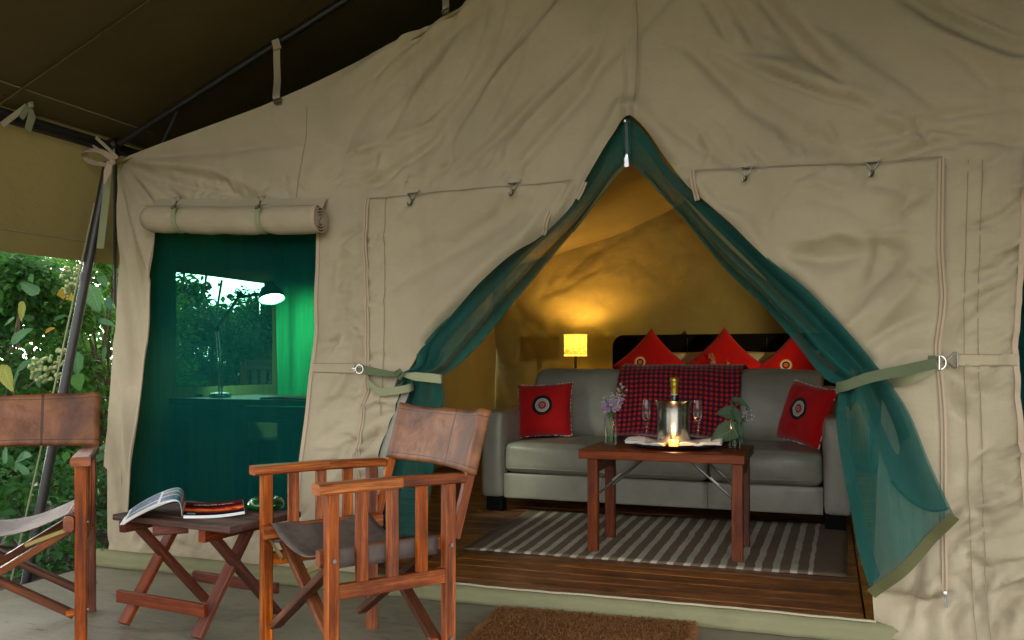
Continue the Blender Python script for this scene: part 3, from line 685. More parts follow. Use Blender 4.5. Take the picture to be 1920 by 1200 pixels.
for px, w, d in (([(1060, 470), (1110, 440), (1160, 440)], .06, -.03), ([(1040, 540), (1100, 480), (1200, 430)], .08, -.035), ([(1000, 560), (1060, 540), (1130, 500)], .07, -.03), ([(960, 560), (985, 620), (1010, 690)], .07, -.045), ([(940, 560), (1000, 610), (1040, 640)], .07, -.04), ([(900, 600), (930, 680), (960, 760)], .09, -.06), ([(1070, 440), (1066, 540)], .015, -.012), ([(920, 640), (900, 700), (890, 780)], .07, .04),
                 ([(1150, 420), (1180, 560)], .02, -.01), ([(1100, 420), (1220, 370)], .05, -.02), ([(1250, 420), (1330, 500), (1400, 600)], .1, -.03), ([(1180, 480), (1260, 540)], .08, -.02), ([(1120, 560), (1180, 600)], .06, -.02), ([(1040, 500), (1010, 560)], .05, -.025), ([(1090, 390), (1050, 470)], .06, -.025)): bfold(px, w, d)
for k in range(70):
    x, z = rs.uniform(-3, -.4), rs.uniform(.9, 2.2); a = R(35 + rs.gauss(0, 28)); l = rs.uniform(.15, .5); BF.append(([(x, z), (x + l * math.cos(a) / 2, z + l * math.sin(a) / 2), (x + l * math.cos(a + .3), z + l * math.sin(a + .3))], rs.uniform(.02, .05), -rs.uniform(.006, .016)))
NX, NZ = 200, 120; bxs = np.linspace(XC - 2.36, XC + 2.36, NX + 1); vs = []; fs = []
ptop = np.array([prof(x) + .03 for x in bxs])
BX = np.tile(bxs, NZ + 1); BZ = np.concatenate([.03 + (ptop - .03) * j / NZ for j in range(NZ + 1)])
BY = YB - .32 * folds_at(BX, BZ, BF) - .03 * fbm(BX * 1.5, BZ * 1.5, 3) - .006 * fbm(BX * 8, BZ * 8, 2)
g = MB(); g.add(list(zip(BX.tolist(), BY.tolist(), BZ.tolist())), [(j * (NX + 1) + i, j * (NX + 1) + i + 1, (j + 1) * (NX + 1) + i + 1, (j + 1) * (NX + 1) + i) for j in range(NZ) for i in range(NX)])
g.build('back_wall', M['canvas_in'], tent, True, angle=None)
# groundsheet sill along the base, with its pale cord
def sill_f(u, v):
    x = -3.13 + u * (hR[0][0] + .10 + 3.13); sag = .006 * float(pnoise(x * 2.2, 1.5)) + .004 * float(pnoise(x * 9, 4)); h = .068 + sag
    pr = [(3.118, h - .004), (3.09, h), (3.066, h - .006), (3.052, h * .72), (3.050, h * .4), (3.046, .014), (3.052, .002)]
    k = v * 6; i = min(5, int(k)); f = k - i; y = pr[i][0] * (1 - f) + pr[i + 1][0] * f; z = pr[i][1] * (1 - f) + pr[i + 1][1] * f
    return (x, y - .006 * float(fbm(np.array(x * 6), np.array(z * 20))), z)
g = MB(); g.grid(sill_f, 260, 12); si = g.build('groundsheet_sill', M['sill'], tent, True, angle=None)
g = MB(); g.tube([(x, 3.070 - .004 * math.sin(x * 5), .068 + .006 * float(pnoise(x * 2.2, 1.5)) + .004 * float(pnoise(x * 9, 4)) + .003) for x in [-1.6 + k * 1.75 / 60 for k in range(61)]], .004, 6); g.build('sill_cord', M['web_beige'], si)

# ------------------------------------------------------------------ net door curtains
def curtain(name, label, outer_px, inner_px, nfold, amp, yfn, extra=None):
    root = thing(name, label, 'curtain', P(outer_px[0][0], outer_px[0][1], WY), group='net door curtains')
    sg_ = 1 if outer_px[-1][0] > outer_px[0][0] else -1
    outer_px = [(x + (7 if sg_ > 0 else -14) * min(1, max(0, (y - 214) / 60)), y - 5 * (y > 240)) if y < 665 else (x, y) for x, y in outer_px]
    so = smooth_poly(outer_px, 8); sn = smooth_poly(inner_px, 8)
    def at(line, v):
        k = v * (len(line) - 1); i = min(len(line) - 2, int(k)); f = k - i
        return (line[i][0] * (1 - f) + line[i + 1][0] * f, line[i][1] * (1 - f) + line[i + 1][1] * f)
    def f(u, v):
        a, b = at(so, v), at(sn, v); w = 1.0
        px = a[0] * (1 - u) + b[0] * u; py = a[1] * (1 - u) + b[1] * u
        y0, am = yfn(v, u)
        u2 = u + .05 * float(pnoise(v * 4, 2.2))
        fo = math.sin(u2 * math.pi * nfold + 1.2 * float(pnoise(v * 3, 7))) * .75 + .28 * math.sin(u2 * math.pi * nfold * 1.9 + 1 + v * 3) * (1 - .7 * max(0, (v - .72) / .28)) + .35 * float(pnoise(u * 4, v * 4 + 3))
        return P(px, py, WY + y0 + am * fo * (.15 + .85 * min(1, u * 4)))
    g = MB(); g.grid(f, 70, 140); o = g.build('net_panel', M['net'], root, True, angle=None)
    return root, f
# left curtain
oL = [(1178, 214), (1146, 268), (1110, 335), (1063, 396), (1012, 440), (956, 485), (908, 528), (865, 572), (828, 612), (798, 648), (778, 684), (748, 704), (734, 745), (706, 830), (688, 920), (676, 1010)]
iL = [(1180, 304), (1158, 325), (1128, 362), (1098, 402), (1070, 438), (1036, 478), (1003, 518), (962, 566), (922, 616), (888, 656), (853, 688), (826, 706), (829, 745), (818, 830), (806, 920), (795, 1004)]
def yL(v, u):
    tie = math.exp(-((v - .735) / .06) ** 2)
    return (.022 - .047 * min(1, max(0, (v - .3) / .4)) - .01 * tie + .075 * min(1, max(0, (v - .76) / .08)), .006 + .045 * min(1, v / .3) * (1 - .55 * tie))
cl, fL = curtain('net_curtain', 'green net door curtain drawn to the left, behind the brown armchair back', oL, iL, 2.2, .03, yL)
oR = [(1178, 214), (1212, 266), (1246, 318), (1290, 358), (1334, 400), (1368, 428), (1410, 468), (1456, 508), (1500, 542), (1550, 592), (1600, 646), (1642, 684), (1668, 716), (1706, 776), (1740, 860), (1768, 922), (1789, 966)]
iR = [(1181, 304), (1213, 335), (1248, 374), (1280, 408), (1322, 460), (1368, 514), (1422, 564), (1462, 608), (1496, 648), (1528, 690), (1552, 714), (1572, 728), (1568, 788), (1577, 860), (1594, 950), (1611, 1040), (1633, 1112)]
def yR(v, u):
    tie = math.exp(-((v - .70) / .05) ** 2)
    return (.022 - .087 * min(1, max(0, (v - .25) / .4)) - .012 * tie - .02 * max(0, v - .7), .006 + .050 * min(1, v / .3) * (1 - .5 * tie) * (1 - .58 * min(1, max(0, (v - .74) / .22))))
cr, fR = curtain('net_curtain', 'green net door curtain drawn to the right with an olive hem at its lower corner', oR, iR, 2.3, .03, yR)
def layer(root, f, u0, u1, v0, v1, dy, wob, name='net_fold'):
    def q(u, v):
        vv = v0 + (v1 - v0) * v; a = u0 + wob * math.sin(vv * 7 + u0 * 9); b = u1 + wob * math.sin(vv * 5 + 2 + u1 * 9)
        p = f(min(1, max(0, a + (b - a) * u)), vv); return (p.x, p.y + dy + .004 * math.sin(u * 9 + vv * 14), p.z)
    g = MB(); g.grid(q, 24, 90); return g.build(name, M['net'], root, True, angle=None)
layer(cl, fL, -.02, .42, .02, .99, .012, .05); layer(cl, fL, .10, .30, .2, .78, .022, .06); layer(cl, fL, .80, 1.0, .05, .99, .012, .04); layer(cl, fL, .30, .55, .62, .99, .014, .05)
layer(cr, fR, -.02, .40, .02, .72, .012, .05); layer(cr, fR, .08, .26, .2, .84, .022, .04); layer(cr, fR, .82, 1.0, .05, .99, .012, .04); layer(cr, fR, .62, .74, .25, .74, .014, .05); layer(cr, fR, .30, .50, .55, .80, .016, .04)
# olive hem along the lower edge of the right curtain, folded inner layer
hA, hB = fR(0.0, 1.0), fR(1.0, 1.0); g = MB(); pts = [Vector((q_.x, fR(k / 24, 1.0).y - .010, q_.z - .012 * math.sin(math.pi * k / 24))) for k in range(25) for q_ in [hA.lerp(hB, k / 24)]]; sdv = (hB - hA).cross(Vector((0, 1, 0))); g.strap(pts, sdv, .034, .003); g.build('hem_tape', M['olive_hem'], cr)
def inner_layer(u, v):
    vv = .70 + v * (.275 - .10 * (1 - u) ** 1.5); uu = .02 + .60 * (1 - u) * (1 - .25 * v); p = fR(min(1, max(0, uu)), min(.995, vv)); return (p.x, p.y + .016, p.z)
g = MB(); g.grid(inner_layer, 30, 40); g.build('net_fold', M['net'], cr, True, angle=None)
g = MB(); g.tube([Vector(inner_layer(k / 30, 1.0)) + Vector((0, -.018, 0)) for k in range(31)], .0035, 5); g.build('fold_seam', M['net'], cr)
# olive inner binding on the right curtain near the top
g = MB(); pts = [fR(.45, .18 + k * .02) + Vector((0, -.012, 0)) for k in range(12)]; g.strap(pts, Vector((.6, 0, .6)), [.004 + .012 * math.sin(math.pi * k / 11) for k in range(12)], .002); g.build('net_binding', M['olive_hem'], cr)
g = MB(); pts = [fL(1.0, k * .02) + Vector((0, -.004, 0)) for k in range(1, 14)]; g.strap(pts, Vector((.6, 0, -.6)), .014, .002); g.build('net_binding', M['olive_hem'], cl)
# net zip hanging from the door's peak
g = MB(); a = P(1174, 226, WY + .02); b = P(1177, 300, WY + .02)
for dx in (-.008, .012): g.strap([a + Vector((dx, -.012, 0)), b + Vector((dx, -.012, 0))], Vector((1, 0, 0)), .012, .002)
z_ = g.build('door_zip', M['net'], tent)
g = MB(); g.strap([a + Vector((.002, -.013, 0)), b + Vector((.002, -.013, 0))], Vector((1, 0, 0)), .010, .002); g.build('zip_teeth', M['darkmetal'], z_)
g = MB(); g.softbox(a + Vector((0, -.02, -.006)), (.010, .008, .014), .003, 3)
g.softbox(b + Vector((0, -.02, .01)), (.012, .010, .02), .003, 3); g.beam(b + Vector((0, -.024, .004)), b + Vector((.002, -.026, -.030)), .015, .003, w1=.018); g.build('zip_slider', M['metal'], z_)

tape([(771, 704), (752, 757), (722, 838), (708, 900), (699, 1000), (696, 1076)], .030, -.016, 'flap_hem', 'hem', .003)
# tie-back straps
def side_of(pts): return Vector((0, 0, 1))
tb = thing('tieback_strap', 'green webbing tieback with a knot holding the left net curtain', 'strap', onwall(682, 693), group='curtain tiebacks')
yf = WY - .07
A = onwall(681, 692, .02); g = MB(); mid = P(755, 703, yf - .01); end = P(824, 712, yf - .015)
g.strap([A, A.lerp(mid, .5) + Vector((0, -.012, -.004)), mid], Vector((0, .25, 1)), [.034, .030, .014], .004); g.build('strap_band', M['web_green'], tb)
g = MB(); g.strap([mid, mid.lerp(end, .35) + Vector((0, -.006, .001)), mid.lerp(end, .8) + Vector((0, -.006, .003)), end + Vector((0, .012, .002)), end + Vector((-.01, .05, .006))], Vector((0, .1, 1)), [.012, .032, .034, .034, .03], .003); g.build('strap_loop', M['web_pale'], tb)
g = MB(); lp = [onwall(690, 700, .012), onwall(703, 720, .03), onwall(722, 733, .04), onwall(745, 733, .045), P(765, 728, yf + .03), P(775, 724, WY)]; g.strap([Vector(q) for q in smooth_poly(lp, 5)], Vector((0, -.2, 1)), .030, .0025); g.build('strap_loop', M['web_pale'], tb)
g = MB(); kn = mid + Vector((-.004, -.012, 0)); g.tube([kn + Vector((-.018, 0, .010)), kn + Vector((0, -.008, .018)), kn + Vector((.016, -.004, .004)), kn + Vector((.004, -.012, -.014)), kn + Vector((-.014, -.008, -.006)), kn + Vector((.008, -.012, .012))], .0075, 7); g.build('knot', M['web_green'], tb)
def ring(c, r, wire): return [c + Vector((r * math.cos(a), 0, r * math.sin(a))) for a in [2 * math.pi * k / 16 for k in range(16)]]
g = MB(); g.tube(ring(onwall(679, 692, .03), .017, 0), .0032, 6, True); g.tube([onwall(662, 690, .02), onwall(672, 692, .028)], .0035, 6); g.tube([onwall(664, 684, .012), onwall(664, 697, .012), onwall(671, 691, .014)], .002, 6, True); g.build('ring', M['metal'], tb)
tb2 = thing('tieback_strap', 'straight green webbing tieback with a D-ring holding the right net curtain', 'strap', onwall(1760, 680), group='curtain tiebacks')
e0 = P(1572, 728, yf - .04); pts = [e0 + Vector((.0, .06, .004)), e0 + Vector((-.004, .012, .002)), P(1590, 722, yf - .07), P(1630, 708, yf - .085), P(1690, 695, yf - .06), onwall(1752, 681, .03)]
g = MB(); g.strap([Vector(q) for q in smooth_poly(pts, 5)], Vector((.08, .1, 1)), .034, .004); g.build('strap_band', M['web_green'], tb2)
g = MB(); pts = [P(1668, 718, WY - .02), P(1690, 716, yf + .02), P(1722, 704, yf + .01), onwall(1756, 686, .022)]; g.strap([Vector(q) for q in smooth_poly(pts, 5)], Vector((.1, -.2, 1)), [.03] * 12 + [.024] * 4, .0025); g.build('strap_loop', M['web_pale'], tb2)
c_ = onwall(1759, 680, .034); g = MB(); g.tube([c_ + Vector((.019 * math.cos(a), 0, .022 * math.sin(a))) for a in [R(-90 + k * 15) for k in range(13)]], .0032, 6, True); g.build('ring', M['metal'], tb2)
g = MB(); q = onwall(1772, 678, .022); e = onwall(1786, 675, .014); g.tube([q + Vector((-.008, -.01, 0)), q, e + Vector((.004, 0, .024)), e + Vector((.012, 0, .026)), e + Vector((.012, 0, -.024)), e + Vector((.004, 0, -.026)), q], .0026, 6); g.build('hook', M['dullmetal'], tb2)
bx_ = c_ + Vector((-.012, 0, 0)); g = MB(); g.softbox(bx_ + Vector((-.008, 0, 0)), (.026, .010, .046), .003, 3); g.build('strap_end', M['web_green'], tb2)
# ------------------------------------------------------------------ fly sheet over the tent and its steel frame
YR = 3.25
Ec = P(216, 276, YR); Rt = P(650, 0, YR); SL = (Rt.z - Ec.z) / (Rt.x - Ec.x); EX, EZ = Ec.x, Ec.z; FY0, FY1 = -.05, 8.3
def flyz(x): return EZ + SL * (2.51 + (EX - XC) * 0 - max(0, abs(x - XC) - 0) + 0) + (abs(EX - XC) - 2.51) * SL
fly = thing('fly_sheet', 'dark olive canvas fly sheet stretched over the tent and its veranda', 'canopy', (XC, 3, EZ))
for sgn in (-1, 1):
    g = MB()
    def f(u, v):
        x = XC + sgn * u * (abs(EX - XC) + .03); y = FY0 + v * (FY1 - FY0)
        return (x, y, flyz(x) + .045 - .02 * math.sin(u * math.pi) * (1 + .3 * math.sin(y * 3)) + .01 * float(pnoise(u * 5, y * 2)))
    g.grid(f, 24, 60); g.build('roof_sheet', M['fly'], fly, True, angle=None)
    g = MB(); n = 80
    def fv(u, v):
        y = FY0 + u * (FY1 - FY0); zb = 1.375 + .014 * (y - 3) ; zt = EZ + .10
        return (XC + sgn * (abs(EX - XC) + .012 + .03 * v + .008 * math.sin(y * 6) * v + .012 * float(pnoise(y * 2.5, v * 2))), y, zt + (zb - zt) * v + .008 * float(pnoise(y * 1.7, 5)) * v)
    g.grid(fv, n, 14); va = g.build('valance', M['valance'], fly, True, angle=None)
    g = MB(); g.strap([Vector(fv(k / 60, .86)) + Vector((-sgn * .006, 0, 0)) for k in range(61)], Vector((0, 0, 1)), .004, .002); g.build('hem_seam', M['seam'], va)
# stitched seams of the roof sheet, parallel to the rafters, and along the eave
for (a, b) in (((0, 150), (262, 0)),):
    for k, yy in enumerate([2.62]):
        g = MB(); pts = []
        for i in range(30):
            x = EX + (i + .02) / 30 * (XC - EX); pts.append(Vector((x, yy, flyz(x) + .012)))
        g.strap(pts, Vector((0, 1, 0)), .012, .004); g.build('roof_seam', M['fly'], fly)
g = MB(); g.strap([Vector((EX + .14, FY0 + k * .2, flyz(EX + .14) + .018)) for k in range(18)], Vector((1, 0, .4)), .005, .003); g.build('eave_seam', M['seam'], fly)
g = MB(); g.add([(XC - 2.56, FY1 - .02, .0), (XC + 2.56, FY1 - .02, .0), (XC + 2.56, FY1 - .02, EZ), (XC, FY1 - .02, flyz(XC) + .03), (XC - 2.56, FY1 - .02, EZ)], [(0, 1, 2, 3, 4)]); g.build('rear_light_block', M['fly'], fly)  # unseen closing sheet added to keep light out from the rear
# dark stain on the valance is part of the valance material (mildew)
frame = thing('steel_frame', 'black steel tube frame under the fly sheet along the left eave', 'frame', (EX, YR, EZ))
for sgn in (-1, 1):
    xe = XC + sgn * abs(EX - XC)
    g = MB(); g.tube([(xe, FY0 + .05, EZ), (xe, YR, EZ), (xe, 7.9, EZ)], .021, 12); g.build('eave_pole', M['darkmetal'], frame)
    g = MB(); g.tube([(xe - sgn * .02, FY0 + .05, EZ - .035), (xe - sgn * .02, 7.9, EZ - .035)], .009, 8); g.build('eave_wire', M['darkmetal'], frame)
    for yy in (YR, 7.8):
        g = MB(); g.tube([(xe, yy, EZ + .004), (XC, yy, flyz(XC) + .004)], .0155, 10); g.build('rafter', M['darkmetal'], frame)
    g = MB(); a = P(333, 210, YR); b = P(286, 276, YR); o = a - Vector((0, 0, 0))
    if sgn < 0: g.tube([a, b + Vector((0, .02, -.05))], .009, 8)
    else: g.tube([(2 * XC - a.x, YR, a.z), (2 * XC - b.x, YR, b.z - .05)], .009, 8)
    g.build('brace', M['darkmetal'], frame)
    g = MB(); g.tube([(xe - .02, YR - .03, EZ), (xe + .03, YR - .02, EZ + .012)], .026, 10); g.softbox((xe + .025, YR - .035, EZ - .03), (.035, .03, .04), .01, 4); g.build('corner_bracket', M['dullmetal'], frame)
g = MB(); g.tube([(XC, FY0 + .05, flyz(XC) + .01), (XC, 7.9, flyz(XC) + .01)], .02, 10); g.build('ridge_pole', M['darkmetal'], frame)
g = MB(); zt = EZ - .03; g.tube([(EX, YR, EZ - .02), (EX - .02, YR + .02, 1.2), (EX, YR + .35, .55)], .008, 8); g.build('side_brace', M['darkmetal'], frame)
lp = thing('support_pole', 'black leaning steel pole in front of the bushes at the left tent corner', 'pole', PZ(48, 1080, -.03))
pt = P(203, 305, 3.12); pf = PZ(46, 1085, -.05)
g = MB(); g.tube([pf + Vector((0, 0, -.05)), pt], .021, 14); g.build('tube', M['darkmetal'], lp)
m_ = pf.lerp(pt, .72); g = MB(); g.tube([m_ - (pt - pf).normalized() * .02, m_ + (pt - pf).normalized() * .02], .026, 14); g.build('clamp', M['darkmetal'], lp)
g = MB(); g.tube([pf + Vector((-.06, -.02, -.02)), pf.lerp(pt, .3) + Vector((-.035, -.02, 0)), pf.lerp(pt, .9) + Vector((-.012, -.02, 0))], .004, 6); tag(g.build('guy_rope', M['web_pale']), 'pale thin guy rope running down beside the black leaning pole', 'rope')
# straps between rafter, eave and tent
def hang_strap(name, label, pts, w, mat, sides, cat='strap', group=None):
    r = thing(name, label, cat, pts[0], group=group); g = MB(); g.strap([Vector(q) for q in smooth_poly(pts, 4)], sides, w, .003); g.build('strap_band', M[mat], r); return r
s1 = hang_strap('hanging_strap', 'beige webbing strap hanging from the thin rafter to the tent edge, whole in view', [P(519, 80, YR - .02), P(519, 110, YR - .03), P(520, 150, YR - .06), P(518, 180, WY - .02), P(521, 190, WY)], .030, 'web_beige', Vector((1, .2, 0)), group='straps between rafter and tent')
g = MB(); g.strap([P(516, 75, YR - .025), P(521, 92, YR - .03)], Vector((1, .2, .3)), .034, .010); g.tube([P(512, 90, YR - .03), P(527, 88, YR - .03)], .003, 6); g.build('strap_wrap', M['web_beige'], s1)
g = MB(); g.tube([P(513, 188, WY - .02), P(528, 184, WY - .02), P(526, 192, WY - .02), P(515, 194, WY - .02)], .005, 6, True); g.build('loop', M['dullmetal'], s1)
s2 = hang_strap('hanging_strap', 'beige strap end with a metal loop at the top edge of the photo', [P(832, -60, YR), P(834, -20, YR - .04), P(836, 10, WY - .01), P(835, 24, WY - .005)], .026, 'web_beige', Vector((1, .2, 0)), group='straps between rafter and tent')
g = MB(); g.tube([P(828, 22, WY - .02), P(842, 14, WY - .02), P(842, 22, WY - .02), P(830, 27, WY - .02)], .004, 6, True); g.build('loop', M['dullmetal'], s2)
e = PX(50, 205, EX + .0)
tt = thing('tie_tape', 'knotted pale canvas tie tape hanging from the left eave pole', 'tape', e, group='tape ties on the eave')
q = lambda px, py, dx=.04: PX(px, py, EX + dx)
g = MB(); g.strap([q(4, 234), q(30, 214), q(52, 198, .05)], Vector((0, .5, 1)), .022, .003); g.build('strap_band', M['web_beige'], tt)
g = MB(); g.strap([q(52, 197, .06), q(62, 190, .06), q(86, 185, .05)], Vector((0, .2, 1)), .012, .003); g.build('tape_end', M['web_pale'], tt)
g = MB(); g.strap([q(56, 198, .06), q(60, 218, .07), q(52, 244, .07)], Vector((0, 1, .2)), [.018, .034, .030], .003); g.build('tape_tail', M['web_pale'], tt)
g = MB(); g.strap([q(52, 198, .055), q(44, 214, .06), q(40, 222, .06)], Vector((0, 1, .2)), [.016, .026, .018], .003); g.build('tape_tail', M['web_pale'], tt)
g = MB(); g.sphere(q(57, 197, .07), .014, 8, 6); g.build('knot', M['web_pale'], tt)
bw = thing('bow_tie', 'looped beige canvas tape tied in a bow at the left top corner of the tent', 'tape', P(210, 298, WY - .05), group='tape ties on the eave')
y_ = WY - .06; B = lambda px, py, dy=0: P(px, py, y_ + dy)
g = MB(); g.strap([Vector(v) for v in smooth_poly([B(214, 300), B(190, 284, -.02), B(164, 282, -.03), B(158, 290, 0), B(172, 304, .03), B(200, 308, .02), B(212, 304)], 6)], Vector((.2, .8, .6)), .030, .003); g.build('loop', M['tape'], bw)
g = MB(); g.strap([B(206, 302, -.01), B(202, 322, -.03), B(196, 345, -.03)], Vector((1, .3, 0)), [.024, .036, .008], .003); g.build('tape_tail', M['tape'], bw)
g = MB(); g.strap([B(220, 296), B(200, 276, .02), B(180, 258, .06)], Vector((.6, .2, .8)), .014, .003); g.strap([B(214, 296, .01), B(192, 285, .03), B(174, 273, .05)], Vector((.4, .2, .9)), .010, .003); g.build('tape_end', M['web_beige'], bw)
g = MB(); g.strap([B(185, 306), B(200, 311, -.02), B(212, 305)], Vector((.2, .2, 1)), .016, .004); g.sphere(B(211, 304, -.01), .014, 8, 6); g.build('knot', M['tape'], bw)
hang_strap('hanging_strap', 'long pale webbing strap hanging loose beside the leaning black pole', [P(203, 320, WY + .0), P(198, 380, WY - .01), P(192, 430, WY - .02), P(188, 466, WY - .03)], .034, 'web_pale', Vector((1, .3, 0)))

# ------------------------------------------------------------------ bushes beyond the left side
M['leaf_a'] = leafmat('bush_leaf', (.02, .07, .022), (.035, .13, .035), (.075, .20, .055))
M['leaf_b'] = leafmat('bush_leaf_bright', (.03, .09, .022), (.06, .18, .035), (.12, .28, .06))
M['leaf_c'] = leafmat('bush_leaf_blue', (.012, .05, .035), (.03, .10, .07), (.07, .17, .12))
M['leaf_big'] = leafmat('big_leaf_green', (.05, .13, .06), (.075, .18, .085), (.11, .23, .12), True)
M['leaf_yel'] = leafmat('big_leaf_yellow', (.16, .19, .05), (.26, .28, .08), (.36, .36, .1), True)
M['leaf_gold'] = leafmat('big_leaf_gold', (.35, .2, .02), (.45, .28, .03), (.5, .35, .06), True)
M['berry'] = simple('pale_berry', (.24, .30, .11), .45)
M['twig'] = simple('twig', (.12, .085, .055), .8)
rl = random.Random(21)
def leaf_add(g, p, d, up, L, W, fold=.25):
    d = d.normalized(); s = d.cross(up)
    if s.length < 1e-3: s = d.orthogonal()
    s.normalize(); n = s.cross(d); a = p + d * L * .42; b = p + d * L; dr = n * (-L * .10)
    l = a + s * W / 2 + n * W * fold; r = a - s * W / 2 + n * W * fold
    l2 = p + d * L * .75 + s * W * .36 + n * W * fold * .6 + dr * .4; r2 = p + d * L * .75 - s * W * .36 + n * W * fold * .6 + dr * .4
    m1 = a; m2 = p + d * L * .75 + dr * .3
    g.add([p, l, l2, b + dr, r2, r, m1, m2], [(0, 6, 1), (1, 6, 7, 2), (2, 7, 3), (0, 5, 6), (5, 4, 7, 6), (4, 3, 7)])
def leaf_mesh(L, W, heart=.0, n=10, cup=.15):
    g = MB()
    def f(u, v):
        w = W * (math.sin(math.pi * min(1, v ** .62)) ** .75 if v < 1 else 0) * (1 + .05 * math.sin(v * 44)) + .0008
        x = (u - .5) * w; y = L * (v - .0) - heart * abs(u - .5) * 2 * (1 - v) * L * .5
        return (x, y, cup * W * abs(2 * u - 1) ** 1.5 - .22 * L * v * v + .012 * L * math.sin(v * 25 + (u > .5)) * abs(2 * u - 1))
    g.grid(f, 6, n); return g
big_src = {}
def big_leaf(kind, mat, parent, p, d, up, L):
    k = (kind, mat)
    if k not in big_src:
        me = leaf_mesh(1, {'ovate': .62, 'lance': .34, 'round': .9}[kind], {'ovate': .3, 'lance': 0, 'round': .5}[kind]).build('leaf', M[mat], None, True, angle=None)
        big_src[k] = me.data; bpy.data.objects.remove(me)
    o = bpy.data.objects.new('leaf', big_src[k]); col.objects.link(o); o.parent = parent
    d = d.normalized(); x = d.cross(up).normalized(); z = x.cross(d); m = Matrix((x, d, z)).transposed().to_4x4()
    off = Vector((0, 0, 0)); q = parent
    while q is not None: off += q.location; q = q.parent
    o.matrix_local = Matrix.Translation(p - off) @ m @ Matrix.Scale(L, 4); return o
def rdir(flat=.5): return Vector((rl.gauss(0, 1), rl.gauss(0, 1), rl.gauss(0, flat)))
def shrub(name, label, c, rx, ry, h, n, mat, L=(.03, .07), ratio=.55, shape=1.0, holes=3, grp=None, z0=-.06, cat='bush'):
    c = Vector((c[0], c[1], z0)); root = thing(name, label, cat, c, group=grp)
    g = MB(); cl = []
    for k in range(max(9, n // 130)):
        a = rl.uniform(0, 2 * math.pi); t_ = rl.uniform(.05, 1) ** .8; r = rl.uniform(.35, 1.0) * (1 - .45 * t_ ** 2) ; cl.append((c + Vector((rx * r * math.cos(a), ry * r * math.sin(a), h * t_)), rl.uniform(.10, .24)))
    for k in range(n):
        q, s = cl[k % len(cl)]; o = rdir(.8).normalized() * s * rl.random() ** .5; p = q + o
        if p.z < z0 + .02: p.z = z0 + rl.uniform(.02, .1)
        up = (Vector((0, 0, 1)) + rdir(.3) * .5).normalized(); d = (o.normalized() * .6 + rdir(.4) * .6 + Vector((0, 0, -.25)))
        l = rl.uniform(*L); leaf_add(g, p, d, up, l, l * rl.uniform(.8, 1.2) * ratio, rl.uniform(.05, .3))
    o = g.build('foliage', M[mat], root, True, angle=None); o['kind'] = 'stuff'
    g = MB()
    for (q, s) in cl[::2]:
        b = c + Vector((rl.uniform(-.12, .12), rl.uniform(-.12, .12), -.05)); m1 = b.lerp(q, .5) + rdir(.3) * .08
        g.tube([b, m1, q], [.012, .008, .003], 5)
    g.build('stems', M['twig'], root)['kind'] = 'stuff'
    return root
bushes = 'bushes beyond the left end of the veranda'
b1 = shrub('leafy_bush', 'dense green bush with yellow and grey broad leaves, nearest behind the left armchair', (-4.5, 3.45), .6, .8, 1.72, 8200, 'leaf_a', (.03, .075), .6, grp=bushes)
b2 = shrub('leafy_bush', 'bright green berry bush crossed by the black leaning pole', (-4.2, 4.35), .55, .6, 1.72, 8200, 'leaf_b', (.028, .07), .5, grp=bushes)
b3 = shrub('leafy_bush', 'fine-leaved blue-green bush next to the tent corner', (-4.25, 5.5), .55, .6, 1.30, 7600, 'leaf_c', (.025, .06), .42, grp=bushes)
b4 = shrub('leafy_bush', 'green bush seen through the left side window of the tent', (-4.7, 6.75), .7, .7, 1.52, 7600, 'leaf_a', (.035, .08), .5, grp=bushes)
b11 = shrub('leafy_bush', 'farthest dark bush low behind the others in the side window', (-6.6, 9.3), 1.4, 1.2, 1.62, 7000, 'leaf_a', (.06, .12), .6, grp=bushes)
b12 = shrub('leafy_bush', 'dense mid-green bush filling the hedge just behind the yellow-leaved bush', (-5.35, 4.45), .6, .75, 1.62, 9000, 'leaf_b', (.04, .085), .55, grp=bushes)
b10 = shrub('leafy_bush', 'unseen broad bush added beside the open left side of the veranda to block low sun', (-4.6, 1.9), .7, .9, 1.75, 3000, 'leaf_a', (.05, .10), .6, grp=bushes)  # out of view, added to screen the veranda from the low sun
b5 = shrub('leafy_bush', 'dark bush farther back beyond the side window', (-5.3, 8.3), .9, .9, 1.5, 6000, 'leaf_a', (.04, .09), .5, grp=bushes)
b6 = shrub('leafy_bush', 'low dark undergrowth bush at the foot of the hedge beside the slab', (-3.75, 3.4), .40, 1.0, .45, 2600, 'leaf_a', (.025, .07), .5, grp=bushes)
b7 = shrub('leafy_bush', 'tall loose bush behind the hedge against the pale sky', (-6.0, 5.0), .9, 1.2, 1.95, 9000, 'leaf_b', (.05, .10), .5, grp=bushes)
b8 = shrub('leafy_bush', 'tall thin creeper standing above the hedge in the side window', (-4.75, 7.0), .26, .26, 1.75, 700, 'leaf_a', (.05, .11), .6, grp=bushes)
b9 = shrub('leafy_bush', 'far dark green bush filling the gap between the hedge bushes', (-6.1, 6.8), .9, 1.3, 1.75, 9000, 'leaf_a', (.05, .11), .5, grp=bushes)
def onray(px, py, d):
    t_ = (px - 960) / F; u = t_ * d; return Vector((u * CA - d * SA, u * SA + d * CA, HC + (HOR - py) * d / F))
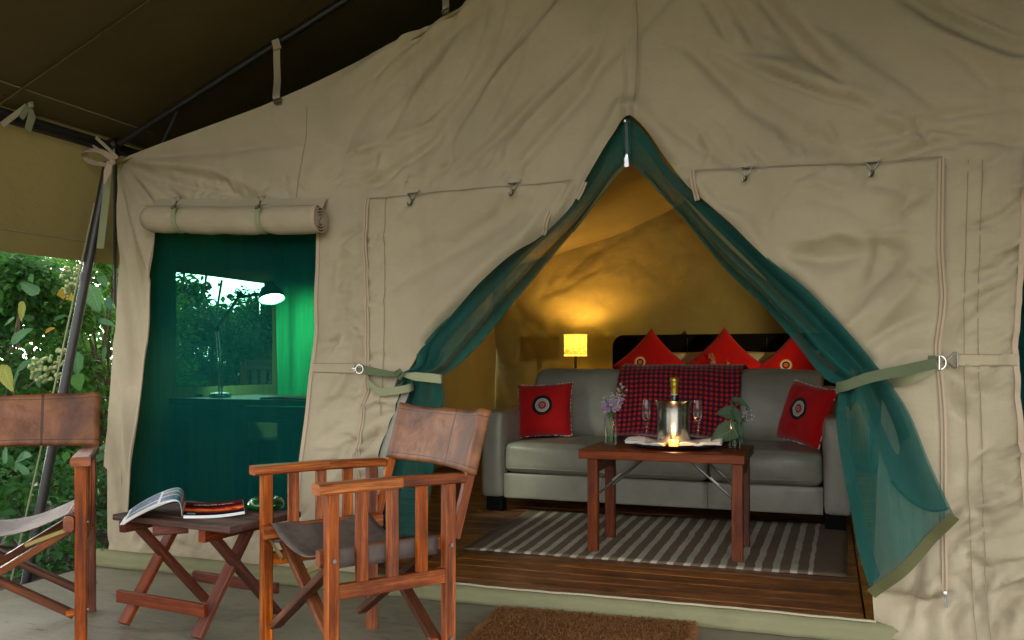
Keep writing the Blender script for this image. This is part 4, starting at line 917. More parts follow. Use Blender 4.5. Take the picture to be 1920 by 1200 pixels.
# broad leaves, each one of its own
for (px, py, d, kind, mat, L, dx, dz, par) in [(46, 570, 4.6, 'ovate', 'leaf_yel', .13, -.5, -.9, b1), (68, 550, 4.7, 'ovate', 'leaf_big', .14, -.6, .5, b1), (28, 640, 4.5, 'ovate', 'leaf_big', .15, .8, .6, b1), (8, 690, 4.4, 'ovate', 'leaf_yel', .16, .35, -1, b1),
    (88, 622, 4.8, 'ovate', 'leaf_gold', .07, .6, .3, b1), (118, 548, 4.9, 'round', 'leaf_gold', .10, .6, -.4, b2), (175, 545, 4.9, 'round', 'leaf_big', .16, .2, -1, b2), (185, 600, 5.0, 'lance', 'leaf_big', .15, .8, -.2, b2), (148, 665, 4.7, 'ovate', 'leaf_big', .15, -.2, -1, b2),
    (30, 500, 4.9, 'ovate', 'leaf_big', .12, .5, .2, b1), (85, 500, 5.0, 'ovate', 'leaf_big', .13, -.4, -.6, b1), (110, 515, 5.0, 'lance', 'leaf_big', .12, .7, -.5, b2), (25, 600, 4.6, 'ovate', 'leaf_big', .10, -.7, -.2, b1), (70, 690, 4.5, 'ovate', 'leaf_big', .13, .2, -.9, b1),
    (20, 760, 4.3, 'round', 'leaf_big', .10, .7, -.5, b1), (36, 700, 4.6, 'ovate', 'leaf_big', .11, -.5, -.8, b1), (105, 600, 4.9, 'ovate', 'leaf_big', .09, .6, .3, b2), (60, 600, 4.9, 'ovate', 'leaf_big', .09, -.6, .3, b1), (190, 520, 5.2, 'ovate', 'leaf_big', .11, .6, -.6, b2), (200, 650, 5.0, 'lance', 'leaf_big', .13, -.4, -.8, b2), (38, 860, 4.2, 'ovate', 'leaf_big', .12, .8, .25, b1), (55, 890, 4.1, 'lance', 'leaf_big', .12, -.6, .6, b1), (104, 905, 4.3, 'ovate', 'leaf_yel', .07, .3, -.7, b2), (30, 885, 4.2, 'lance', 'leaf_big', .13, .4, .9, b1), (12, 870, 4.2, 'lance', 'leaf_big', .13, -.2, .9, b1)]:
    big_leaf(kind, mat, par, onray(px, py, d), Vector((dx, rl.uniform(-.3, .1), dz)), Vector((rl.uniform(-.2, .4), -.8, .7)), L * .8)
for k in range(26):
    px, py = rl.uniform(-30, 215), rl.uniform(495, 900); big_leaf(rl.choice(['ovate', 'lance', 'ovate']), rl.choice(['leaf_big', 'leaf_a', 'leaf_b', 'leaf_c']), rl.choice([b1, b2]) if px < 140 else b2, onray(px, py, rl.uniform(4.5, 5.4)), Vector((rl.uniform(-1, 1), -.3, rl.uniform(-1, .5))), Vector((rl.uniform(-.5, .5), -.7, .8)), rl.uniform(.07, .13))
# berry clusters
def berries(cx, cy, rxp, ryp, d, n, par):
    g = MB()
    for k in range(n):
        a = rl.uniform(0, 6.28); r = rl.random() ** .5; p = onray(cx + rxp * r * math.cos(a), cy + ryp * r * math.sin(a), d + rl.uniform(-.05, .05)); g.sphere(p, rl.uniform(.0075, .012), 8, 5)
    g.build('berry_cluster', M['berry'], par)['kind'] = 'stuff'
    g = MB(); g.tube([onray(cx - rxp, cy + ryp * 1.3, d + .08), onray(cx, cy + .3 * ryp, d + .03), onray(cx + rxp, cy - ryp, d + .02)], .004, 5); g.build('berry_stem', M['twig'], par)
berries(140, 528, 27, 32, 4.55, 70, b2); berries(85, 692, 34, 26, 4.4, 64, b1); berries(112, 668, 20, 16, 4.45, 26, b1)
# vine stems against the light in the side window
for vk, (a, b, c_) in enumerate((((347, 500), (340, 560), (333, 600)), ((388, 505), (384, 540), (380, 590)), ((416, 525), (405, 590), (398, 660)))):
    g = MB(); g.tube([onray(*a, 7.6), onray(*b, 7.6), onray(*c_, 7.5), onray(c_[0] - 5, 800, 7.4)], [.012, .010, .012, .014], 6)
    for k in range(7): leaf_add(g, onray(a[0] + rl.uniform(-8, 12), rl.uniform(530, 600), 7.6), rdir(), Vector((0, -1, .3)), .06, .05)
    tag(g.build('vine_stem', M['twig']), ('leftmost thin dark vine stem against the bright sky in the side window', 'middle thin vine stem against the bright sky in the side window', 'vine stem nearest the desk lamp in the side window')[vk], 'vine', 'vine stems in the side window')
# weed growing at the foot of the tent
w0 = PZ(192, 1056, 0); wd = thing('weed_sprig', 'small green weed sprouting from the slab at the left foot of the tent', 'weed', w0)
for (dx, dz, L) in ((.25, 1, .06), (-.4, .8, .05), (.7, .45, .045), (.05, .7, .05), (-.8, .3, .05), (.45, .3, .04)):
    big_leaf('lance', 'leaf_b', wd, w0 + Vector((.025 + .02 * dx, -.03, .012 + .015 * dz)), Vector((dx, -.35, dz)), Vector((.1, -1, .4)), L)
g = MB(); g.tube([w0 + Vector((-.02, -.03, .006)), w0 + Vector((.01, -.035, .012)), w0 + Vector((.045, -.03, .055))], .002, 5); g.build('stem', M['leaf_b'], wd)
# leaf litter and creeping ground cover on the soil
g = MB()
for k in range(4200):
    x = -3.14 - abs(rl.gauss(0, .45)) - .02; y = rl.uniform(1.2, 5.5); p = Vector((x, y, gz(x, y) + .02)); l = rl.uniform(.015, .05)
    if fbm(np.array(x * 2.3), np.array(y * 2.3)) < -.05: continue
    leaf_add(g, p, rdir(.25), (Vector((0, 0, 1)) + rdir() * .4).normalized(), l, l * .6, .1)
tag(g.build('ground_cover', M['leaf_a'], None, True, angle=None), 'low green ground cover on the dark soil beside the slab', 'ground cover', kind='stuff')
# ------------------------------------------------------------------ folding armchairs
def make_chair(label, loc, rz, sc):
    c = thing('folding_armchair', label, 'armchair', loc, rz, 'leather folding armchairs'); c.scale = (sc, sc, sc)
    hx, yf, yr, az = .255, .185, -.185, .585; W = M['chairwood']
    def B(name, *beams, mat=W, par=c):
        g = MB()
        for b in beams: g.beam(*b[:4], **(b[4] if len(b) > 4 else {}))
        return g.build(name, mat, par, False, local=True)
    for s in (-1, 1):
        for y in (yf, yr):
            l = B('leg', ((s * hx, y, 0), (s * hx, y, az - .03), .034, .034, dict(up=(0, 1, 0), ch=.003)))
            g = MB()
            for z in (.375, .10): g.tube([(s * (hx + .0165), y, z), (s * (hx + .022), y, z)], .006, 8)
            for z in (.375,): g.tube([(s * (hx - .0165), y, z), (s * (hx - .026), y, z)], .008, 8)
            g.build('bolt', M['dullmetal'], l, local=True)
        g = MB(); g.beam((s * (hx + .002), yr - .045, az - .017), (s * (hx + .002), -.02, az - .013), .046, .028, ch=.005, w1=.055); g.beam((s * (hx + .002), -.0201, az - .013), (s * (hx + .002), yf + .045, az - .015), .055, .029, ch=.005, w1=.058); g.build('armrest', W, c, False, local=True)
        B('side_rail', ((s * hx, yr + .017, .285), (s * hx, yf - .017, .285), .022, .042))
        for y in (-.095, 0.0, .095): B('slat', ((s * hx, y, .3065), (s * hx, y, az - .0285), .034, .020, dict(up=(1, 0, 0))))
        B('seat_rail', ((s * .222, yr - .02, .375), (s * .222, yf + .025, .375), .030, .046, dict(ch=.006)))
        B('back_upright', ((s * hx, yr - .022, .39), (s * hx, yr - .128, .762), .030, .020, dict(up=(1, 0, 0))))
        B('stay', ((s * .10, yf + .004, .315), (s * .235, yf + .004, .362), .003, .016), mat=M['brass'])
    for y, k in ((yf - .022, 1), (yf - .047, -1), (yr + .047, 1), (yr + .022, -1)):
        x_ = B('cross_leg', ((k * -.222, y, .352), (k * .232, y, .075), .022, .036, dict(up=(0, 1, 0))), mat=M['chairdark'])
        g = MB()
        for f in (.3, .52, .95): g.tube([(k * (-.222 + .454 * f), y - .0125, .352 - .277 * f), (k * (-.222 + .454 * f), y + .0125, .352 - .277 * f)], .006, 8)
        g.build('bolt', M['dullmetal'], x_, local=True)
    for y in (yf - .034, yr + .034): B('foot_bar', ((-.238, y, .085), (-.21, y, .085), .022, .02), ((.21, y, .085), (.238, y, .085), .022, .02), mat=W)
    # sling seat wrapping over both rails
    prof_ = [(-.205, .352), (-.208, .340), (-.238, .346), (-.2405, .385), (-.236, .4015), (-.222, .4035), (-.205, .398)]
    for k in range(1, 16):
        f = k / 16; prof_.append((-.205 + .41 * f, .398 - .055 * (1 - (2 * f - 1) ** 2)))
    prof_ += [(-x, z) for x, z in prof_[6::-1]]
    def fs(u, v):
        i = min(len(prof_) - 2, int(v * (len(prof_) - 1))); f = v * (len(prof_) - 1) - i; x = prof_[i][0] * (1 - f) + prof_[i + 1][0] * f; z = prof_[i][1] * (1 - f) + prof_[i + 1][1] * f
        y = yr + .022 + u * (yf - yr - .03) + .004 * math.sin(v * 9); return (x, y, z + .004 * float(pnoise(u * 4 + sc * 9, v * 5)) - .010 * math.sin(u * math.pi) * math.sin(v * math.pi))
    g = MB(); g.grid(fs, 14, 44); st_ = g.build('seat', M['seat_leather'], c, True, local=True, angle=None)
    m = st_.modifiers.new('thick', 'SOLIDIFY'); m.thickness = .003; m.offset = 1
    # leather back: a sleeve round both uprights
    up0 = Vector((hx, yr - .022, .39)); up1 = Vector((hx, yr - .128, .762)); dirv = (up1 - up0).normalized(); nb = Vector((0, dirv.z, -dirv.y))
    loop = []
    for k in range(9): a = R(90 + k * 22.5); loop.append((-hx + .024 * math.cos(a), .019 * math.sin(a)))
    for k in range(1, 14): f = k / 14; loop.append((-hx + 2 * hx * f, -.019 + .005 - .018 * math.sin(math.pi * f)))
    for k in range(9): a = R(-90 + k * 22.5); loop.append((hx + .024 * math.cos(a), .019 * math.sin(a)))
    for k in range(1, 14): f = 1 - k / 14; loop.append((-hx + 2 * hx * f, .019 - .006 - .020 * math.sin(math.pi * f)))
    loop = loop[::-1]; nl = len(loop)
    def fb(u, v):
        k = u * nl; i = int(k) % nl; f = k - int(k); a, b = loop[i], loop[(i + 1) % nl]; x = a[0] * (1 - f) + b[0] * f; o = a[1] * (1 - f) + b[1] * f
        e = (x / hx); s0 = .578 + .010 * (1 - e * e); zt = s0 + v * .188 - .012 * v * (1 - e * e) + .0025 * math.sin(x * 23 + sc * 40) * (v > .98)
        t_ = (zt - .39) / dirv.z; p = Vector((x, up0.y, up0.z)) + dirv * t_ + nb * (o + .004 * float(pnoise(x * 7 + 3, v * 3)) * (1 - abs(e) ** 3)); return p
    g = MB(); g.grid(fb, 88, 14, True)
    bk = g.build('backrest', M['back_leather'], c, True, local=True, angle=None); m = bk.modifiers.new('thick', 'SOLIDIFY'); m.thickness = .003; m.offset = 1
    return c
make_chair('brown leather folding armchair in front of the tent door, seen from its side', (-1.37, 2.368, 0), R(145), 1.0)
make_chair('leather folding armchair cut off by the left photo edge, facing the camera', (-2.619, 2.181, 0), R(221.3), 1.04)

# ------------------------------------------------------------------ folding side table with magazine and ashtray
TZ = .40
tb_ = thing('side_table', 'low dark folding side table with a magazine on it between the armchairs', 'side table', (-2.075, 2.533, 0), R(-7))
lx = .215; ly = .167; ox, oy = .098, -.068; nsl = 6; sw = 2 * ly / nsl
for k in range(nsl):
    g = MB(); y = -ly + sw * (k + .5); g.beam((-lx - .05 + ox, y + oy, TZ - .010), (lx + .05 + ox, y + oy, TZ - .010), sw - .003, .020, ch=.003); g.build('slat', M['sidetop'], tb_, False, local=True)
for x in (-.13, .235):
    g = MB(); g.beam((x, -ly + .01 + oy, TZ - .040), (x, ly - .01 + oy, TZ - .040), .030, .040, ch=.004); g.build('top_rail', M['sidewood'], tb_, False, local=True)
g = MB(); g.beam((.02, -ly + .005 + oy, TZ - .038), (.09, -ly + .09 + oy, TZ - .038), .03, .034, ch=.004); g.build('catch_block', M['sidewood'], tb_, False, local=True)
for i, x in enumerate((-.185, .160)):
    for k, sgn in enumerate((1, -1)):
        g = MB(); xo = x + (.024 if k else 0); g.beam((xo, sgn * .125 + oy * .5, TZ - .03), (xo, -sgn * .175, .012), .022, .044, up=(1, 0, 0), ch=.003); g.build('leg', M['sidewood'], tb_, False, local=True)
g = MB(); g.beam((-.215, -.172, .105), (.20, -.172, .105), .018, .042, ch=.002); g.build('stretcher', M['sidewood'], tb_, False, local=True)
g = MB(); g.beam((-.20, .152, .105), (.21, .152, .105), .018, .038, ch=.002); g.build('stretcher', M['sidewood'], tb_, False, local=True)

t = NT('magazine_photo_page'); uv = t.n('ShaderNodeSeparateXYZ', {0: t.co('UV')}); U, V_ = uv.outputs[0], uv.outputs[1]
n1 = t.noise(t.n('ShaderNodeMapping', {'Vector': t.co('UV'), 'Scale': (3.2, 4.5, 1)}).outputs[0], 1.6, 4, .6, 1.2)
band = t.math('MULTIPLY', t.math('SUBTRACT', 1.0, t.math('ABSOLUTE', t.math('MULTIPLY', t.math('SUBTRACT', V_, .38), 3.2)), clamp=True), 1.2)
f = t.math('MULTIPLY', n1, band)
c = t.ramp(f, [(.12, (.05, .007, .008)), (.30, (.18, .014, .010)), (.42, (.5, .06, .012)), (.55, (.85, .2, .05))])
c = t.mix(t.math('MULTIPLY', t.math('GREATER_THAN', V_, .75), .8), c, (.10, .018, .02))
c = t.mix(t.math('LESS_THAN', V_, .16), c, (.008, .012, .022))
ttl = t.math('MULTIPLY', t.math('LESS_THAN', t.math('ABSOLUTE', t.math('SUBTRACT', V_, .80)), .022), t.math('GREATER_THAN', t.noise(t.n('ShaderNodeMapping', {'Vector': t.co('UV'), 'Scale': (42, 9, 1)}).outputs[0], 1, 2), .47))
ttl = t.math('MULTIPLY', ttl, t.math('MULTIPLY', t.math('GREATER_THAN', U, .14), t.math('LESS_THAN', U, .86)))
c = t.mix(ttl, c, (.7, .62, .6))
bl = t.math('MULTIPLY', t.math('LESS_THAN', t.math('ABSOLUTE', t.math('SUBTRACT', U, .12)), .07), t.math('LESS_THAN', t.math('ABSOLUTE', t.math('SUBTRACT', V_, .1)), .04)); c = t.mix(bl, c, (.2, .36, .42))
t.principled(c, .6, None, **{'Specular IOR Level': 0.0}); M['page_r'] = t.m
t = NT('magazine_picture_grid'); uv = t.n('ShaderNodeSeparateXYZ', {0: t.co('UV')}); U, V_ = uv.outputs[0], uv.outputs[1]
def inb(a0, a1, b0, b1): 
    return t.math('MULTIPLY', t.math('MULTIPLY', t.math('GREATER_THAN', U, a0), t.math('LESS_THAN', U, a1)), t.math('MULTIPLY', t.math('GREATER_THAN', V_, b0), t.math('LESS_THAN', V_, b1)))
n1 = t.noise(t.n('ShaderNodeMapping', {'Vector': t.co('UV'), 'Scale': (9, 4, 1)}).outputs[0], 1.5, 5, .6)
pic = t.ramp(n1, [(.3, (.02, .03, .05)), (.5, (.10, .14, .2)), (.62, (.28, .22, .16)), (.75, (.5, .5, .48))]); pic2 = t.ramp(n1, [(.3, (.01, .02, .05)), (.55, (.04, .09, .2)), (.75, (.3, .38, .5))])
c = t.mix(inb(.48, .92, .06, .30), (.62, .66, .7), pic); c = t.mix(inb(.05, .44, .06, .40), c, pic2); c = t.mix(inb(.05, .44, .46, .70), c, pic); c = t.mix(inb(.48, .92, .36, .95), c, pic2); c = t.mix(inb(.05, .44, .76, .95), c, pic)
t.principled(c, .45, None, **{'Specular IOR Level': .25}); M['page_l'] = t.m
M['paper'] = simple('paper', (.72, .71, .66), .4); M['cover_red'] = simple('cover_orange', (.45, .07, .03), .3)
mo = PZ(344, 972, TZ + .004); mx = Vector((.785, .62, 0)).normalized(); MW = .19; my = Vector((-mx.y, mx.x, 0)); MH = .27
mg = thing('magazine', 'open glossy magazine lying on the small folding table', 'magazine', mo)
def pg(fn, mat, name, th=.0):
    g = MB(); g.grid(lambda u, v: (lambda q: mo + mx * q[0] + my * (v * MH) + Vector((0, 0, q[1])))(fn(u, v)), 24, 10); return g.build(name, M[mat], mg, True, angle=None)
pg(lambda u, v: (u * MW, .010 - .004 * math.sin(u * math.pi) + .010 * (1 - u) ** 6 * .3 + .004 * u ** 4), 'page_r', 'right_page')
g = MB(); pts = [mo + mx * (u * MW) - my * .0005 + Vector((0, 0, .005 - .004 * math.sin(u * math.pi) + .004 * u ** 4)) for u in [k / 16 for k in range(17)]]
g.strap(pts, Vector((0, 0, 1)), .009, .002); pts = [mo + mx * MW + my * (v * MH) + Vector((.0005, 0, .008)) for v in (0, .5, 1)]; g.strap(pts, Vector((0, 0, 1)), .009, .002); g.build('page_edges', M['paper'], mg)
pg(lambda u, v: (u * MW, .0008), 'cover_red', 'cover')
def lc(u, k, v=0):
    a = u; x = -a * (MW * .92 + .004 * k) - .004; z = .008 + (.050 + .004 * v) * math.sin(math.pi * min(1, a * 1.0) ** .42) ** 1.0 * (1 - .25 * a) + .0022 * k * math.sin(math.pi * a) - .030 * a ** 3 + .012 * a; return (x + .012 * math.sin(math.pi * a) * (1 - a) * 2, z)
pg(lambda u, v: lc(u, 3, v), 'page_l', 'left_page')
for k in range(3):
    pg(lambda u, v: (lc(u, k - .4, v)[0], lc(u, k - .4, v)[1] - .0012), 'paper' if k else 'cover_red', 'page' if k else 'cover')
for k in range(3):
    g = MB(); pts = [mo + mx * lc(u, k + .6)[0] - my * .001 + Vector((0, 0, lc(u, k + .6)[1])) for u in [j / 24 for j in range(25)]]; g.strap(pts, my, .003, .0016); g.build('page_edges', M['paper'], mg)
M['greenglass'] = None
t = NT('green_glass'); t.principled((.004, .07, .014), .05, None, **{'Transmission Weight': .25, 'IOR': 1.5}); M['greenglass'] = t.m
ac = PZ(498, 955, TZ); ac.z = TZ
g = MB(); pr = [(.046, 0), (.060, .006), (.064, .016), (.062, .026), (.054, .038), (.046, .042), (.038, .040), (.034, .030), (.030, .014), (.0, .012)]; g.lathe(pr, 28, ac)
as_ = thing('ashtray', 'round dark green glass ashtray on the small table behind the armrest', 'ashtray', ac); g.build('bowl', M['greenglass'], as_, True, angle=None)

# coir doormat
M['coir'] = leafmat('coir_fibre', (.13, .052, .018), (.26, .112, .040), (.40, .20, .08)); M['coirbase'] = simple('coir_base', (.10, .042, .017), .95)
mb = thing('doormat', 'brown coir doormat on the slab in front of the tent door', 'doormat', (-.76, 2.80, 0))
qa = [PZ(945, 1134, .02), PZ(1306, 1163, .02)]; ex = (qa[1] - qa[0]); MWd = ex.length; ex.normalize(); ey = Vector((ex.y, -ex.x, 0)); MD = .42; qo = qa[0].copy(); qo.z = 0; qo.y -= .03
def md(u, v): return qo + ex * (u * MWd + .01 * float(pnoise(v * 6, 2))) + ey * (v * MD + .008 * float(pnoise(u * 8, 5)))
g = MB(); g.beam(qo + ex * .012 + ey * (MD / 2) + Vector((0, 0, .011)), qo + ex * (MWd - .012) + ey * (MD / 2) + Vector((0, 0, .011)), MD - .024, .020, ch=.004); g.build('backing', M['coirbase'], mb, False)
g = MB()
for k in range(15000):
    u, v = rl.random(), rl.random() ; p = md(u, v); a = rl.uniform(0, 6.28); r = rl.uniform(.010, .024); b = Vector((math.cos(a) * r * .8, math.sin(a) * r * .8, rl.uniform(.001, .006))); p.z = .019 + rl.uniform(-.002, .004)
    w = Vector((-math.sin(a), math.cos(a), 0)) * .0013; m2 = p + b * .55 + Vector((0, 0, .003)); g.add([p - w, p + w, m2 + w, m2 - w, p + b], [(0, 1, 2, 3), (3, 2, 4)])
for k in range(2600):
    s = rl.random(); side = rl.randrange(4); u, v = ((s, 0), (s, 1), (0, s), (1, s))[side]; p = md(u, v); o = (-ey, ey, -ex, ex)[side]; p.z = rl.uniform(.004, .022); b = o * rl.uniform(.004, .014) + Vector((rl.uniform(-.012, .012), rl.uniform(-.006, .006), rl.uniform(-.006, .005))); w = Vector((0, 0, .0012)); g.add([p - o * .012 - w, p - o * .012 + w, p + b], [(0, 1, 2)])
g.build('fibre_pile', M['coir'], mb, False)['kind'] = 'stuff'
# ------------------------------------------------------------------ interior: rug, coffee table, sofa
t = NT('rug_weave'); uv = t.n('ShaderNodeSeparateXYZ', {0: t.co('UV')}); U, V_ = uv.outputs[0], uv.outputs[1]
wv = t.noise(t.n('ShaderNodeMapping', {'Vector': t.co('UV'), 'Scale': (3, 14, 1)}).outputs[0], 1, 3); ud = t.math('MULTIPLY_ADD', wv, .010, U)
st_n = t.math('FRACT', t.math('MULTIPLY', t.math('SUBTRACT', ud, .052), 23.2)); on = t.math('MULTIPLY', t.math('LESS_THAN', st_n, .40), t.math('MULTIPLY', t.math('GREATER_THAN', ud, .052), t.math('LESS_THAN', ud, .925)))
slub = t.noise(t.n('ShaderNodeMapping', {'Vector': t.co('UV'), 'Scale': (60, 300, 1)}).outputs[0], 1, 3)
cl_ = t.mix(slub, (.36, .31, .235), (.54, .48, .38)); db = t.mix(slub, (.11, .070, .038), (.19, .125, .072)); c = t.mix(on, db, cl_)
c = t.mix(t.math('MULTIPLY', t.ramp(t.noise(t.co('UV'), 5, 5), [(.4, (0, 0, 0)), (.7, (1, 1, 1))]), .3), c, (.08, .06, .045))
t.principled(c, .95, t.bump(slub, .5, .003)); M['rug'] = t.m
rc = [PZ(870, 1031, ZF), PZ(1588, 1083, ZF), PZ(1590, 990, ZF), PZ(985, 962, ZF)]
g = MB()
def rugf(u, v):
    a = rc[0].lerp(rc[1], u); b = rc[3].lerp(rc[2], u); p = a.lerp(b, v * 1.06); return (p.x + .006 * float(pnoise(v * 5, u * 3)), p.y + .008 * float(pnoise(u * 9, v)), ZF + .007 + .003 * float(pnoise(u * 7, v * 7)))
g.grid(rugf, 60, 24); rug = g.build('rug', M['rug'], None, True, angle=None); tag(rug, 'brown flat-woven rug with pale stripes under the coffee table', 'rug')
m = rug.modifiers.new('thick', 'SOLIDIFY'); m.thickness = .006; m.offset = -1
# coffee table
fz = ZF + .009
f1, f2, f3, f4 = PZ(1110, 1031, fz), PZ(1380, 1052, fz), PZ(1398, 1024, fz), PZ(1148, 1006, fz)
Yf, Yk = (f1.y + f2.y) / 2, (f3.y + f4.y) / 2; Xa, Xb = (f1.x + f4.x) / 2, (f2.x + f3.x) / 2
CT = P(1240, 848, Yf - .03).z; th = .040
ct = thing('coffee_table', 'red-brown wooden folding coffee table on the striped rug', 'coffee table', ((Xa + Xb) / 2, (Yf + Yk) / 2, fz))
x0, x1 = P(1086, 860, Yf - .03).x, P(1396, 870, Yf - .03).x; y0, y1 = Yf - .045, Yf - .045 + .50; npl = 4; pw_ = (y1 - y0) / npl
for k in range(npl):
    g = MB(); y = y0 + pw_ * (k + .5); g.beam((x0, y, CT - th / 2), (x1, y, CT - th / 2), pw_ - .0015, th, ch=.003); g.build('plank', M['tablewood'], ct, False)
for x in (Xa, Xb):
    for y in (Yf, Yk):
        g = MB(); g.beam((x, y, fz), (x, y, CT - th), .048, .036, up=(0, 1, 0), ch=.003); g.build('leg', M['tablewood'], ct, False)
    g = MB(); g.beam((x, Yf + .025, CT - th - .035), (x, Yk - .025, CT - th - .035), .03, .06); g.build('rail', M['tablewood'], ct, False)
for (x, sgn) in ((Xa, 1), (Xb, -1)):
    for y in (Yf + .03, Yk - .03):
        g = MB(); g.tube([(x + sgn * .02, y, CT - .20), (x + sgn * .20, y, CT - th - .004)], .0055, 8); m_ = Vector((x + sgn * .10, y, CT - .125)); g.softbox(m_, (.05, .008, .012), .003, 3, M=Matrix.Rotation(-sgn * R(40), 3, 'Y')); g.build('brace_rod', M['dullmetal'], ct)
# tray, napkin, bucket, bottle, flutes, candle
tc = Vector((P(1266, 838, Yf + .22).x, Yf + .22, CT + .002))
g = MB(); g.lathe([(0, .004), (.165, .004), (.185, .010), (.196, .018), (.194, .020), (.182, .013), (.163, .0075), (0, .0075)], 48, tc); tr = g.build('tray', M['dullmetal'], None, True); tag(tr, 'round dark metal tray under the champagne bucket', 'tray')
M['napkin'] = canvas('white_napkin', (.80, .80, .78), stain=.05)
def napkin(s, label):
    r = thing('napkin', label, 'napkin', tc, group='white napkins')
    for k in range(2):
        g = MB()
        def f(u, v):
            x = s * (.035 + u * .185); y = -.125 + v * .22 + .02 * math.sin(u * 3 + s); e = max(0, abs(x) - .15)
            z = .014 + k * .008 + .010 * math.sin(u * 6 + k + v * 3) * u + .10 * e + .016 * max(0, u - .1) * (v - .3) + .004 * float(pnoise(u * 5, v * 5)); rr = math.hypot(x, y)
            return tc + Vector((x, y * (1 - .3 * u), max(z, .010 + k * .006 + (.012 if rr > .17 else 0))))
        g.grid(f, 24, 14); o = g.build('fold', M['napkin'], r, True, angle=None); m = o.modifiers.new('thick', 'SOLIDIFY'); m.thickness = .006; m.offset = 1
napkin(-1, 'folded white napkin at the left of the champagne bucket'); napkin(1, 'folded white napkin at the right of the champagne bucket')
t = NT('brushed_steel'); br = t.noise(t.n('ShaderNodeMapping', {'Vector': t.co('UV'), 'Scale': (3, 260, 1)}).outputs[0], 1, 3); t.principled((.72, .71, .69), t.math('MULTIPLY_ADD', br, .12, .14), None, Metallic=1.0); M['brushed'] = t.m
bc = Vector((P(1263, 830, tc.y + .015).x, tc.y + .015, CT + .016)); dS = F / (bc.y / (CA + (1263 - 960) / F * SA))
rb_ = 30 / dS; hb = 80 / dS
g = MB(); g.lathe([(0, 0), (rb_ * .97, 0), (rb_ * 1.0, .006), (rb_ * 1.0, hb * .68), (rb_ * 1.02, hb * .82), (rb_ * 1.10, hb * .94), (rb_ * 1.19, hb * 1.0), (rb_ * 1.17, hb * 1.005), (rb_ * 1.07, hb * .94), (rb_ * .98, hb * .8), (rb_ * .96, .01), (0, .008)], 56, bc)
bk = thing('champagne_bucket', 'brushed steel champagne bucket with flared rim on the tray', 'ice bucket', bc); g.build('bucket', M['brushed'], bk, True, angle=50)
M['bottle'] = simple('dark_bottle_glass', (.006, .012, .006), .08); M['foil'] = simple('gold_foil', (.62, .40, .04), .32, .8); M['label_white'] = simple('neck_label', (.6, .6, .58), .5)
bo = thing('champagne_bottle', 'champagne bottle with gold foil neck standing in the steel bucket', 'bottle', bc + Vector((.002, .012, .015)))
g = MB(); q = bc + Vector((.002, .012, .012)); g.lathe([(0, 0), (.042, 0), (.042, hb * .5), (.036, hb * .68), (.0195, hb * .92), (.0165, hb * 1.02), (.0155, hb * 1.15)], 24, q); g.build('glass_body', M['bottle'], bo, True)
g = MB(); g.lathe([(.0165, hb * 1.10), (.0172, hb * 1.12), (.0165, hb * 1.25), (.0185, hb * 1.29), (.0195, hb * 1.33), (.0185, hb * 1.36), (.0225, hb * 1.40), (.0225, hb * 1.45), (.017, hb * 1.485), (0, hb * 1.49)], 22, q); fo = g.build('foil', M['foil'], bo, True)
g = MB(); g.lathe([(.0172, hb * 1.075), (.0174, hb * 1.078), (.0174, hb * 1.092), (.0172, hb * 1.095)], 22, q); g.build('neck_band', M['label_white'], bo)
g = MB()  # V mark pressed into the foil
for s in (-1, 1): g.beam(q + Vector((s * .006, -.0178, hb * 1.285)), q + Vector((0, -.0185, hb * 1.235)), .003, .0012, up=(0, 1, 0), ch=.0004)
g.build('foil_mark', M['sidewood'], bo, False)
M['glass'] = glass('clear_glass', (.97, .98, .98)); M['wine'] = glass('pale_wine', (.96, .92, .75))
def flute(px, label):
    c_ = Vector((P(px, 835, tc.y - .03).x, tc.y - .03, CT + .022)); H = 80 / dS
    r = thing('champagne_flute', label, 'glass', c_, group='champagne flutes'); g = MB()
    g.lathe([(.030, 0), (.030, .0015), (.010, .004), (.0035, .010), (.003, H * .34), (.0055, H * .40), (.006, H * .44), (.013, H * .50), (.020, H * .58), (.0225, H * .72), (.0205, H * .88), (.0180, H), (.0172, H), (.0195, H * .88), (.0215, H * .72), (.0188, H * .58), (.011, H * .515), (0, H * .50)], 28, c_); g.build('glass_body', M['glass'], r, True, angle=60); return r
flute(1212, 'champagne flute at the left of the steel bucket'); flute(1308, 'champagne flute at the right of the steel bucket')
cc = Vector((P(1263, 838, tc.y - .135).x, tc.y - .135, CT + .013)); cd = thing('candle', 'small lit tealight candle in amber glass before the champagne bucket', 'candle', cc)
t = NT('amber_glass'); b_ = t.principled((1, .62, .18), .15, None, **{'Emission Color': (1, .42, .06), 'Emission Strength': .22, 'Alpha': .75}); M['amber'] = t.m
M['wax'] = NT('wax').m; t = NT('candle_wax'); t.principled((.85, .62, .3), .5, None, **{'Emission Color': (1, .55, .15), 'Emission Strength': .5}); M['wax'] = t.m
g = MB(); g.lathe([(0, 0), (.019, 0), (.0205, .004), (.0215, .032), (.0200, .032), (.019, .006), (0, .005)], 24, cc); g.build('cup', M['amber'], cd)
g = MB(); g.lathe([(0, .0055), (.0185, .0055), (.019, .015), (0, .016)], 20, cc); g.build('wax', M['wax'], cd)
g = MB(); g.lathe([(.0005, .015), (.003, .019), (.0034, .023), (.0018, .030), (.0003, .035)], 12, cc); g.build('flame', emit('flame', (1, .62, .2), 8), cd)
L = bpy.data.lights.new('candle_light', 'POINT'); L.energy = .09; L.color = (1, .55, .18); L.shadow_soft_size = .012; lo = bpy.data.objects.new('candle_light', L); col.objects.link(lo); lo.location = cc + Vector((0, 0, .055))

